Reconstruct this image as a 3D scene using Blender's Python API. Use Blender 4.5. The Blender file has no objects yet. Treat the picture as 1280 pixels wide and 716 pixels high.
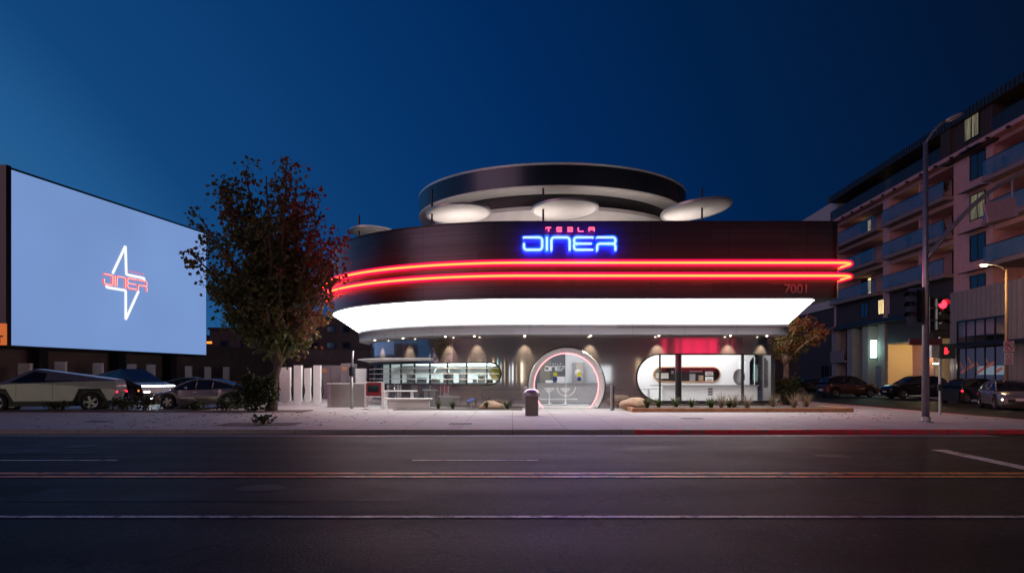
import bpy, bmesh, math, random
from mathutils import Vector, Matrix, noise
from mathutils.geometry import delaunay_2d_cdt
random.seed(7)
PI = math.pi
R = math.radians
sc = bpy.context.scene
C = sc.collection

# ------------------------------------------------------------------ materials
def node_mat(name):
    m = bpy.data.materials.new(name); m.use_nodes = True
    nt = m.node_tree
    return m, nt, nt.nodes['Principled BSDF']
def mat(name, col, rough=0.5, metal=0.0, var=0.0, scale=8.0, bump=0.0, bscale=40.0, spec=0.5, alpha=None):
    m, nt, b = node_mat(name)
    b.inputs['Roughness'].default_value = rough
    b.inputs['Metallic'].default_value = metal
    b.inputs['Specular IOR Level'].default_value = spec
    c = (col[0], col[1], col[2], 1)
    b.inputs['Base Color'].default_value = c
    tc = nt.nodes.new('ShaderNodeTexCoord')
    if var > 0:
        n = nt.nodes.new('ShaderNodeTexNoise'); n.inputs['Scale'].default_value = scale; n.inputs['Detail'].default_value = 6
        nt.links.new(tc.outputs['Object'], n.inputs['Vector'])
        r = nt.nodes.new('ShaderNodeValToRGB')
        r.color_ramp.elements[0].position = .3; r.color_ramp.elements[1].position = .7
        r.color_ramp.elements[0].color = tuple(v*(1-var) for v in col)+(1,)
        r.color_ramp.elements[1].color = tuple(min(1, v*(1+var)) for v in col)+(1,)
        nt.links.new(n.outputs['Fac'], r.inputs['Fac']); nt.links.new(r.outputs['Color'], b.inputs['Base Color'])
    if bump > 0:
        n2 = nt.nodes.new('ShaderNodeTexNoise'); n2.inputs['Scale'].default_value = bscale; n2.inputs['Detail'].default_value = 4
        nt.links.new(tc.outputs['Object'], n2.inputs['Vector'])
        bp = nt.nodes.new('ShaderNodeBump'); bp.inputs['Strength'].default_value = bump; bp.inputs['Distance'].default_value = .02
        nt.links.new(n2.outputs['Fac'], bp.inputs['Height']); nt.links.new(bp.outputs['Normal'], b.inputs['Normal'])
    if alpha is not None: b.inputs['Alpha'].default_value = alpha
    return m
def emit(name, col, s):
    m, nt, b = node_mat(name)
    b.inputs['Base Color'].default_value = (.02, .02, .02, 1)
    b.inputs['Emission Color'].default_value = (col[0], col[1], col[2], 1)
    b.inputs['Emission Strength'].default_value = s
    return m
def glass(name, tint=(1, 1, 1), refl=.12, rough=.02):
    m = bpy.data.materials.new(name); m.use_nodes = True; nt = m.node_tree; nt.nodes.clear()
    o = nt.nodes.new('ShaderNodeOutputMaterial'); t = nt.nodes.new('ShaderNodeBsdfTransparent'); g = nt.nodes.new('ShaderNodeBsdfGlossy')
    mx = nt.nodes.new('ShaderNodeMixShader'); f = nt.nodes.new('ShaderNodeFresnel'); f.inputs['IOR'].default_value = 1.45
    ad = nt.nodes.new('ShaderNodeMath'); ad.operation = 'ADD'; ad.inputs[1].default_value = refl; ad.use_clamp = True
    t.inputs['Color'].default_value = tint+(1,); g.inputs['Roughness'].default_value = rough
    nt.links.new(f.outputs[0], ad.inputs[0]); nt.links.new(ad.outputs[0], mx.inputs[0])
    nt.links.new(t.outputs[0], mx.inputs[1]); nt.links.new(g.outputs[0], mx.inputs[2]); nt.links.new(mx.outputs[0], o.inputs['Surface'])
    return m
def panel_mat(name, col, rough, metal, step_z=.41, z0=0., seam=.012, step_u=2.4, brushed=.06, aniso=0.0, seamdark=.25):
    """metal cladding: thin horizontal joints every step_z, vertical joints along the UV, faint brushing"""
    m, nt, b = node_mat(name)
    N = nt.nodes.new; L = nt.links.new
    geo = N('ShaderNodeNewGeometry'); sep = N('ShaderNodeSeparateXYZ'); L(geo.outputs['Position'], sep.inputs[0])
    def joint(src, step, off, w):
        a = N('ShaderNodeMath'); a.operation = 'ADD'; a.inputs[1].default_value = 1000*step-off; L(src, a.inputs[0])
        mo = N('ShaderNodeMath'); mo.operation = 'MODULO'; mo.inputs[1].default_value = step; L(a.outputs[0], mo.inputs[0])
        lt = N('ShaderNodeMath'); lt.operation = 'LESS_THAN'; lt.inputs[1].default_value = w; L(mo.outputs[0], lt.inputs[0])
        return lt.outputs[0]
    jz = joint(sep.outputs['Z'], step_z, z0, seam)
    uv = N('ShaderNodeUVMap'); su = N('ShaderNodeSeparateXYZ'); L(uv.outputs[0], su.inputs[0])
    ju = joint(su.outputs['X'], step_u, .7, seam)
    mx = N('ShaderNodeMath'); mx.operation = 'MAXIMUM'; L(jz, mx.inputs[0]); L(ju, mx.inputs[1])
    # brushing / per-panel tone
    sn = N('ShaderNodeVectorMath'); sn.operation = 'MULTIPLY'; sn.inputs[1].default_value = (1/step_u, 1/step_z, 1)
    L(uv.outputs[0], sn.inputs[0])
    fl = N('ShaderNodeVectorMath'); fl.operation = 'FLOOR'; L(sn.outputs[0], fl.inputs[0])
    wn = N('ShaderNodeTexWhiteNoise'); L(fl.outputs[0], wn.inputs['Vector'])
    st = N('ShaderNodeVectorMath'); st.operation = 'MULTIPLY'; st.inputs[1].default_value = (1.2, 60, 1); L(uv.outputs[0], st.inputs[0])
    nz = N('ShaderNodeTexNoise'); nz.inputs['Scale'].default_value = 1.5; nz.inputs['Detail'].default_value = 5; L(st.outputs[0], nz.inputs['Vector'])
    s1 = N('ShaderNodeMath'); s1.operation = 'MULTIPLY_ADD'; s1.inputs[1].default_value = .25; s1.inputs[2].default_value = .8; L(wn.outputs['Value'], s1.inputs[0])
    s2 = N('ShaderNodeMath'); s2.operation = 'MULTIPLY_ADD'; s2.inputs[1].default_value = -(1-seamdark); s2.inputs[2].default_value = 1.0; L(mx.outputs[0], s2.inputs[0])
    s3 = N('ShaderNodeMath'); s3.operation = 'MULTIPLY'; L(s1.outputs[0], s3.inputs[0]); L(s2.outputs[0], s3.inputs[1])
    sv = N('ShaderNodeVectorMath'); sv.operation = 'SCALE'; sv.inputs[0].default_value = col; L(s3.outputs[0], sv.inputs['Scale'])
    L(sv.outputs[0], b.inputs['Base Color'])
    r1 = N('ShaderNodeMath'); r1.operation = 'MULTIPLY_ADD'; r1.inputs[1].default_value = brushed*2; r1.inputs[2].default_value = rough-brushed; L(nz.outputs['Fac'], r1.inputs[0])
    L(r1.outputs[0], b.inputs['Roughness'])
    b.inputs['Metallic'].default_value = metal
    # slight waviness of sheet metal, each panel its own
    wv = N('ShaderNodeTexNoise'); wv.inputs['Scale'].default_value = .9; wv.inputs['Detail'].default_value = 1
    va = N('ShaderNodeVectorMath'); va.operation = 'ADD'; L(uv.outputs[0], va.inputs[0])
    vs = N('ShaderNodeVectorMath'); vs.operation = 'SCALE'; vs.inputs['Scale'].default_value = 7.; L(fl.outputs[0], vs.inputs[0]); L(vs.outputs[0], va.inputs[1])
    L(va.outputs[0], wv.inputs['Vector'])
    bp = N('ShaderNodeBump'); bp.inputs['Strength'].default_value = .35; bp.inputs['Distance'].default_value = .03
    L(wv.outputs['Fac'], bp.inputs['Height']); L(bp.outputs['Normal'], b.inputs['Normal'])
    return m
def polish(m, base_rough):
    b = m.node_tree.nodes['Principled BSDF']
    for l in list(b.inputs['Roughness'].links): m.node_tree.links.remove(l)
    b.inputs['Roughness'].default_value = base_rough; b.inputs['Coat Weight'].default_value = 1.; b.inputs['Coat Roughness'].default_value = .05; b.inputs['Coat IOR'].default_value = 2.6
def ground_mat(name, col, rough, joint=0., var=.25, speck=.5, bump=.3, jy=0., rvar=.15, spec=.5, streak=0.):
    m, nt, b = node_mat(name)
    N = nt.nodes.new; L = nt.links.new
    geo = N('ShaderNodeNewGeometry')
    mp = N('ShaderNodeVectorMath'); mp.operation = 'MULTIPLY'; mp.inputs[1].default_value = (.12 if streak else .5, .5, .5); L(geo.outputs['Position'], mp.inputs[0])
    n1 = N('ShaderNodeTexNoise'); n1.inputs['Scale'].default_value = 1.6; n1.inputs['Detail'].default_value = 7; L(mp.outputs[0], n1.inputs['Vector'])
    n2 = N('ShaderNodeTexNoise'); n2.inputs['Scale'].default_value = 45; n2.inputs['Detail'].default_value = 3; L(geo.outputs['Position'], n2.inputs['Vector'])
    a = N('ShaderNodeMath'); a.operation = 'MULTIPLY_ADD'; a.inputs[1].default_value = var*3; a.inputs[2].default_value = 1-var*1.5; L(n1.outputs['Fac'], a.inputs[0])
    n3 = N('ShaderNodeTexVoronoi'); n3.inputs['Scale'].default_value = 38; L(geo.outputs['Position'], n3.inputs['Vector'])
    sc3 = N('ShaderNodeSeparateXYZ'); L(n3.outputs['Color'], sc3.inputs[0])
    pw = N('ShaderNodeMath'); pw.operation = 'POWER'; pw.inputs[1].default_value = 6.; L(sc3.outputs['X'], pw.inputs[0])
    c0 = N('ShaderNodeMath'); c0.operation = 'MULTIPLY_ADD'; c0.inputs[1].default_value = speck*1.2; c0.inputs[2].default_value = 1-speck*.6; L(n2.outputs['Fac'], c0.inputs[0])
    c = N('ShaderNodeMath'); c.operation = 'MULTIPLY_ADD'; c.inputs[1].default_value = speck*2.5; L(pw.outputs[0], c.inputs[0]); L(c0.outputs[0], c.inputs[2])
    d = N('ShaderNodeMath'); d.operation = 'MULTIPLY'; L(a.outputs[0], d.inputs[0]); L(c.outputs[0], d.inputs[1])
    fac = d.outputs[0]
    sep = N('ShaderNodeSeparateXYZ'); L(geo.outputs['Position'], sep.inputs[0])
    for ax, st in (('X', joint), ('Y', jy)):
        if st > 0:
            ad = N('ShaderNodeMath'); ad.operation = 'ADD'; ad.inputs[1].default_value = 1000*st; L(sep.outputs[ax], ad.inputs[0])
            mo = N('ShaderNodeMath'); mo.operation = 'MODULO'; mo.inputs[1].default_value = st; L(ad.outputs[0], mo.inputs[0])
            gt = N('ShaderNodeMath'); gt.operation = 'GREATER_THAN'; gt.inputs[1].default_value = .03; L(mo.outputs[0], gt.inputs[0])
            mm = N('ShaderNodeMath'); mm.operation = 'MULTIPLY_ADD'; mm.inputs[1].default_value = .45; mm.inputs[2].default_value = .55; L(gt.outputs[0], mm.inputs[0])
            f2 = N('ShaderNodeMath'); f2.operation = 'MULTIPLY'; L(fac, f2.inputs[0]); L(mm.outputs[0], f2.inputs[1]); fac = f2.outputs[0]
    sv = N('ShaderNodeVectorMath'); sv.operation = 'SCALE'; sv.inputs[0].default_value = col; L(fac, sv.inputs['Scale']); L(sv.outputs[0], b.inputs['Base Color'])
    rr = N('ShaderNodeMath'); rr.operation = 'MULTIPLY_ADD'; rr.inputs[1].default_value = rvar*2; rr.inputs[2].default_value = rough-rvar; L(n1.outputs['Fac'], rr.inputs[0]); L(rr.outputs[0], b.inputs['Roughness'])
    bp = N('ShaderNodeBump'); bp.inputs['Strength'].default_value = bump; bp.inputs['Distance'].default_value = .01; L(n2.outputs['Fac'], bp.inputs['Height']); L(bp.outputs['Normal'], b.inputs['Normal'])
    b.inputs['Specular IOR Level'].default_value = spec
    return m
def leaf_mat(name, cols, scale=1.2):
    m, nt, b = node_mat(name)
    N = nt.nodes.new; L = nt.links.new
    at = N('ShaderNodeAttribute'); at.attribute_name = 'tone'; 
    r = N('ShaderNodeValToRGB'); r.color_ramp.interpolation = 'LINEAR'
    while len(r.color_ramp.elements) < len(cols): r.color_ramp.elements.new(.5)
    for i, cc in enumerate(cols):
        r.color_ramp.elements[i].position = i/(len(cols)-1); r.color_ramp.elements[i].color = cc+(1,)
    L(at.outputs['Fac'], r.inputs['Fac']); L(r.outputs['Color'], b.inputs['Base Color'])
    b.inputs['Roughness'].default_value = .5
    tr = N('ShaderNodeBsdfTranslucent'); L(r.outputs['Color'], tr.inputs['Color'])
    mx = N('ShaderNodeMixShader'); mx.inputs[0].default_value = .45
    out = nt.nodes['Material Output']; L(b.outputs[0], mx.inputs[1]); L(tr.outputs[0], mx.inputs[2]); L(mx.outputs[0], out.inputs['Surface'])
    return m

M = {}
M['clad'] = panel_mat('dark_cladding', (.085, .088, .105), .36, .85, step_z=.44, z0=4.69, step_u=3.2)
M['steel'] = panel_mat('mirror_steel', (.18, .15, .158), .085, .7, step_z=.42, z0=.0, step_u=6.5, brushed=.035)
polish(M['steel'], .24)
M['band'] = panel_mat('grey_band', (.29, .28, .30), .38, .6, step_z=.36, z0=3.33, step_u=2.3)
M['ringclad'] = panel_mat('ring_cladding', (.055, .065, .085), .25, .8, step_z=3.0, z0=0., step_u=2.2)
M['soffit'] = emit('white_soffit_light', (1, .985, .99), 7.0)
M['dark'] = mat('dark_metal', (.035, .033, .038), .4, .6, var=.2)
M['black'] = mat('black_paint', (.012, .012, .014), .35, .0, var=.2)
M['white'] = mat('white_paint', (.8, .79, .78), .45, var=.04)
M['offwhite'] = mat('pale_panel', (.62, .59, .57), .55, var=.06, scale=2)
M['iwall'] = mat('interior_white', (.82, .82, .83), .4, var=.02)
M['grey'] = mat('grey_paint', (.28, .28, .30), .45, var=.08)
M['warmgrey'] = mat('warm_grey_metal', (.22, .19, .18), .4, .5, var=.1)
M['lightgrey'] = mat('light_grey_metal', (.5, .49, .5), .35, .5, var=.06)
M['silver'] = mat('galvanised_steel', (.38, .37, .38), .42, .8, var=.12, scale=5)
M['redhalo'] = emit('red_halo_glow', (.62, .0, .05), 1.0)
M['neon'] = emit('red_neon', (1., .040, .005), 19)
M['blue'] = emit('blue_neon', (.0105, .0148, 1.), 66)
M['rneon'] = emit('small_red_neon', (1., .06, .10), 5)
def sleeve_mat(col=(1, .0, .07), s=.42):  # shell added round the neon, its emission stands in for the halo
    m = bpy.data.materials.new('glowing_halo_sleeve'); m.use_nodes = True; nt = m.node_tree; nt.nodes.clear()
    o = nt.nodes.new('ShaderNodeOutputMaterial'); t = nt.nodes.new('ShaderNodeBsdfTransparent'); e = nt.nodes.new('ShaderNodeEmission'); a = nt.nodes.new('ShaderNodeAddShader')
    t.inputs['Color'].default_value = (.96, .9, .92, 1); e.inputs['Color'].default_value = col+(1,); e.inputs['Strength'].default_value = s
    nt.links.new(t.outputs[0], a.inputs[0]); nt.links.new(e.outputs[0], a.inputs[1]); nt.links.new(a.outputs[0], o.inputs['Surface']); return m
M['sleeve'] = sleeve_mat()
M['bsleeve'] = sleeve_mat((.0, .24, 1), .42)
M['pink'] = emit('pink_ring_light', (1., .36, .38), 2.2)
M['cladnum'] = mat('number_metal', (.20, .17, .18), .5, .3, var=.1)
M['glass'] = glass('clear_glass', (.96, .98, .98), .02)
M['shopglass'] = glass('shop_glass', (.95, .97, .97), .0)
M['shopglass'].node_tree.nodes['Fresnel'].inputs['IOR'].default_value = 1.12
M['lobbygrey'] = mat('lobby_grey', (.13, .13, .14), .5, var=.05)
M['glass'].node_tree.nodes['Fresnel'].inputs['IOR'].default_value = 1.2
M['darkglass'] = mat('dark_window_glass', (.012, .016, .022), .06, .0, var=.2, spec=.8)
M['lamp'] = emit('warm_lamp', (1, .85, .6), 14)
M['ceil'] = emit('ceiling_light', (1, .98, .97), 5.)
M['ceilk'] = emit('kitchen_light', (.78, 1, .97), 17.)
M['ceild'] = emit('lobby_light', (.93, .95, 1), 4.6)
M['asphalt'] = ground_mat('asphalt', (.0165, .017, .020), .62, var=.34, speck=.95, bump=.9, rvar=.12, streak=1, spec=.11)
M['lot'] = ground_mat('lot_asphalt', (.05, .048, .05), .5, var=.25, speck=.4)
M['walk'] = ground_mat('concrete_walk', (.33, .315, .31), .7, joint=1.5, jy=1.55, var=.26, speck=.25)
def road_wear(m):
    nt = m.node_tree; N = nt.nodes.new; L = nt.links.new; b = nt.nodes['Principled BSDF']
    geo = N('ShaderNodeNewGeometry'); sep = N('ShaderNodeSeparateXYZ'); L(geo.outputs['Position'], sep.inputs[0])
    # wheel tracks along the lanes
    k = N('ShaderNodeMath'); k.operation = 'MULTIPLY_ADD'; k.inputs[1].default_value = 2*PI/1.78; k.inputs[2].default_value = .6; L(sep.outputs['Y'], k.inputs[0])
    sn = N('ShaderNodeMath'); sn.operation = 'SINE'; L(k.outputs[0], sn.inputs[0])
    tr = N('ShaderNodeMath'); tr.operation = 'MULTIPLY_ADD'; tr.inputs[1].default_value = .24; tr.inputs[2].default_value = .95; L(sn.outputs[0], tr.inputs[0])
    # wandering hairline cracks
    ns = N('ShaderNodeTexNoise'); ns.inputs['Scale'].default_value = .8; ns.inputs['Detail'].default_value = 6; L(geo.outputs['Position'], ns.inputs['Vector'])
    mx = N('ShaderNodeMix'); mx.data_type = 'VECTOR'; mx.inputs['Factor'].default_value = .45; L(geo.outputs['Position'], mx.inputs['A']); 
    sc_ = N('ShaderNodeVectorMath'); sc_.operation = 'SCALE'; sc_.inputs['Scale'].default_value = 5.; L(ns.outputs['Color'], sc_.inputs[0])
    ad = N('ShaderNodeVectorMath'); ad.operation = 'ADD'; L(geo.outputs['Position'], ad.inputs[0]); L(sc_.outputs[0], ad.inputs[1])
    vo = N('ShaderNodeTexVoronoi'); vo.feature = 'DISTANCE_TO_EDGE'; vo.inputs['Scale'].default_value = .22; L(ad.outputs[0], vo.inputs['Vector'])
    gt = N('ShaderNodeMath'); gt.operation = 'GREATER_THAN'; gt.inputs[1].default_value = .009; L(vo.outputs['Distance'], gt.inputs[0])
    cr = N('ShaderNodeMath'); cr.operation = 'MULTIPLY_ADD'; cr.inputs[1].default_value = .8; cr.inputs[2].default_value = .2; L(gt.outputs[0], cr.inputs[0])
    # blotches of oil and repairs
    n2 = N('ShaderNodeTexNoise'); n2.inputs['Scale'].default_value = .55; n2.inputs['Detail'].default_value = 8; L(geo.outputs['Position'], n2.inputs['Vector'])
    r2 = N('ShaderNodeMapRange'); r2.inputs['From Min'].default_value = .38; r2.inputs['From Max'].default_value = .62; r2.inputs['To Min'].default_value = .55; r2.inputs['To Max'].default_value = 1.3; L(n2.outputs['Fac'], r2.inputs['Value'])
    p = tr
    for q in (cr.outputs[0], r2.outputs[0]):
        mm = N('ShaderNodeMath'); mm.operation = 'MULTIPLY'; L(p.outputs[0], mm.inputs[0]); L(q, mm.inputs[1]); p = mm
    src = b.inputs['Base Color'].links[0].from_socket
    sv = N('ShaderNodeVectorMath'); sv.operation = 'SCALE'; L(src, sv.inputs[0]); L(p.outputs[0], sv.inputs['Scale']); L(sv.outputs[0], b.inputs['Base Color'])
def paint_wear(m, under):
    nt = m.node_tree; N = nt.nodes.new; L = nt.links.new; b = nt.nodes['Principled BSDF']
    geo = N('ShaderNodeNewGeometry'); n = N('ShaderNodeTexNoise'); n.inputs['Scale'].default_value = 3.5; n.inputs['Detail'].default_value = 9; n.inputs['Roughness'].default_value = .75; L(geo.outputs['Position'], n.inputs['Vector'])
    r = N('ShaderNodeMapRange'); r.inputs['From Min'].default_value = .50; r.inputs['From Max'].default_value = .60; L(n.outputs['Fac'], r.inputs['Value'])
    mx = N('ShaderNodeMix'); mx.data_type = 'RGBA'; L(r.outputs[0], mx.inputs['Factor']); L(b.inputs['Base Color'].links[0].from_socket, mx.inputs['A']); mx.inputs['B'].default_value = under+(1,)
    L(mx.outputs['Result'], b.inputs['Base Color'])
road_wear(M['asphalt'])
M['kerb'] = ground_mat('kerb_concrete', (.25, .24, .24), .7, joint=3., var=.2, speck=.2)
M['redkerb'] = ground_mat('red_kerb_paint', (.62, .025, .05), .5, joint=3., var=.25, speck=.2)
M['gutter'] = ground_mat('gutter_concrete', (.17, .165, .17), .6, joint=3., var=.25, speck=.2, streak=1)
M['ytrail'] = ground_mat('yellow_trail_paint', (.80, .26, .03), .5, var=.18, speck=.25, bump=.2)
M['wpaint'] = ground_mat('white_road_paint', (.6, .58, .57), .5, var=.2, speck=.3, bump=.2)
paint_wear(M['wpaint'], (.04, .04, .045)); paint_wear(M['ytrail'], (.06, .04, .03)); paint_wear(M['redkerb'], (.16, .13, .13))
M['patch'] = ground_mat('newer_asphalt', (.0115, .012, .014), .6, var=.25, speck=.8, bump=.7, spec=.12)
M['tar'] = mat('tar', (.008, .008, .009), .3)
M['iron'] = mat('cast_iron', (.025, .023, .023), .6, .5, var=.3, scale=14, bump=.6, bscale=30)
M['earth'] = ground_mat('earth', (.07, .055, .045), .9, var=.4, speck=.6)
M['ground'] = ground_mat('ground', (.06, .056, .055), .8, var=.3, speck=.4)
M['hill'] = mat('dark_hill', (.03, .035, .03), .9, var=.4, scale=.05)
M['bark'] = mat('bark', (.10, .07, .055), .85, var=.35, scale=9, bump=.5)
M['bark2'] = mat('pale_bark', (.22, .14, .11), .8, var=.35, scale=7, bump=.5)
M['stucco'] = mat('red_lit_stucco', (.52, .30, .29), .8, var=.08, scale=3, bump=.15, bscale=60)  # pink cast of red light mixed into the stucco colour
M['stucco2'] = mat('beige_stucco', (.50, .46, .43), .8, var=.06, scale=3)
M['brownmetal'] = mat('brown_ribbed_cladding', (.055, .045, .045), .6, .0, var=.12, spec=.2)
M['taupe'] = mat('taupe_boards', (.27, .235, .22), .7, var=.10, scale=2)
M['slab'] = mat('slab_edge', (.22, .17, .165), .7, var=.1)
M['railglass'] = mat('blue_rail_glass', (.06, .17, .27), .06, 0, alpha=.55, spec=.8)
M['litwin'] = emit('lit_window', (1, .74, .36), 1.3)
M['litwin2'] = emit('dim_lit_window', (.9, .80, .45), .16)
for nm_ in ('litwin', 'litwin2'):
    t_ = M[nm_].node_tree; tc_ = t_.nodes.new('ShaderNodeTexCoord'); mp_ = t_.nodes.new('ShaderNodeVectorMath'); mp_.operation = 'MULTIPLY'; mp_.inputs[1].default_value = (5, 5, .5); n_ = t_.nodes.new('ShaderNodeTexNoise'); n_.inputs['Scale'].default_value = 1.3
    r_ = t_.nodes.new('ShaderNodeMapRange'); r_.inputs['From Min'].default_value = .35; r_.inputs['From Max'].default_value = .65; s_ = t_.nodes['Principled BSDF'].inputs['Emission Strength'].default_value; r_.inputs['To Min'].default_value = s_*.25; r_.inputs['To Max'].default_value = s_*1.3
    t_.links.new(tc_.outputs['Object'], mp_.inputs[0]); t_.links.new(mp_.outputs[0], n_.inputs['Vector']); t_.links.new(n_.outputs['Fac'], r_.inputs['Value']); t_.links.new(r_.outputs[0], t_.nodes['Principled BSDF'].inputs['Emission Strength'])
M['curtain'] = mat('curtain', (.35, .32, .28), .8, var=.2)
M['garage'] = mat('garage_plaster', (.55, .43, .26), .8, var=.1)
M['teal'] = emit('teal_lamp', (.62, 1, .88), 5)
M['amber'] = emit('street_lamp_glow', (1, .62, .22), 22)
M['redlamp'] = emit('red_signal', (1, .015, .03), 7)
M['handlamp'] = emit('red_hand_signal', (1, .03, .05), 1.6)
M['head'] = emit('headlamp', (.85, .97, 1), 24)
M['headwarm'] = emit('warm_headlamp', (1, .85, .6), 12)
M['tail'] = emit('tail_lamp', (1, .02, .05), 4)
M['orangelamp'] = emit('orange_marker', (1, .25, .03), 2.)
M['rubber'] = mat('tyre_rubber', (.015, .015, .016), .8, var=.2)
M['rim'] = mat('wheel_rim', (.32, .32, .33), .3, .9, var=.1)
M['brick'] = mat('dark_plaster_wall', (.13, .10, .10), .85, var=.15, scale=1.2, bump=.2)
M['bldg'] = mat('dark_building', (.085, .075, .075), .85, var=.15, scale=.6)
M['screen'] = emit('screen_blue', (.178, .298, .60), 1.0)
nt_s = M['screen'].node_tree; ts = nt_s.nodes.new('ShaderNodeTexCoord'); ns_ = nt_s.nodes.new('ShaderNodeTexNoise'); ns_.inputs['Scale'].default_value = .07; ns_.inputs['Detail'].default_value = 2
rs_ = nt_s.nodes.new('ShaderNodeMapRange'); rs_.inputs['From Min'].default_value = .3; rs_.inputs['From Max'].default_value = .7; rs_.inputs['To Min'].default_value = .88; rs_.inputs['To Max'].default_value = 1.1
nt_s.links.new(ts.outputs['Object'], ns_.inputs['Vector']); nt_s.links.new(ns_.outputs['Fac'], rs_.inputs['Value']); nt_s.links.new(rs_.outputs[0], nt_s.nodes['Principled BSDF'].inputs['Emission Strength'])
M['screenw'] = emit('screen_white', (.95, .97, 1), 1.05)
M['screenr'] = emit('screen_red', (1., .13, .16), 1.05)
M['pinkwhite'] = emit('screen_pale_core', (1, .75, .72), 1.0)
M['wood'] = mat('orange_brown_timber', (.42, .21, .10), .6, var=.2, scale=4)
M['stone'] = mat('sandstone', (.40, .27, .18), .85, var=.25, scale=4, bump=.5, bscale=12)
M['red'] = mat('red_enamel', (.55, .02, .05), .35, var=.08)
M['yellowgreen'] = mat('olive_yellow', (.45, .45, .02), .5, var=.05)
M['navy'] = mat('navy_blue', (.01, .03, .16), .5, var=.05)
M['purple'] = mat('sign_back_metal', (.42, .28, .36), .5, .2, var=.1)
M['roadsign'] = mat('retroreflective_white', (.75, .7, .7), .5, var=.05)
M['mulch'] = M['earth']

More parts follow.
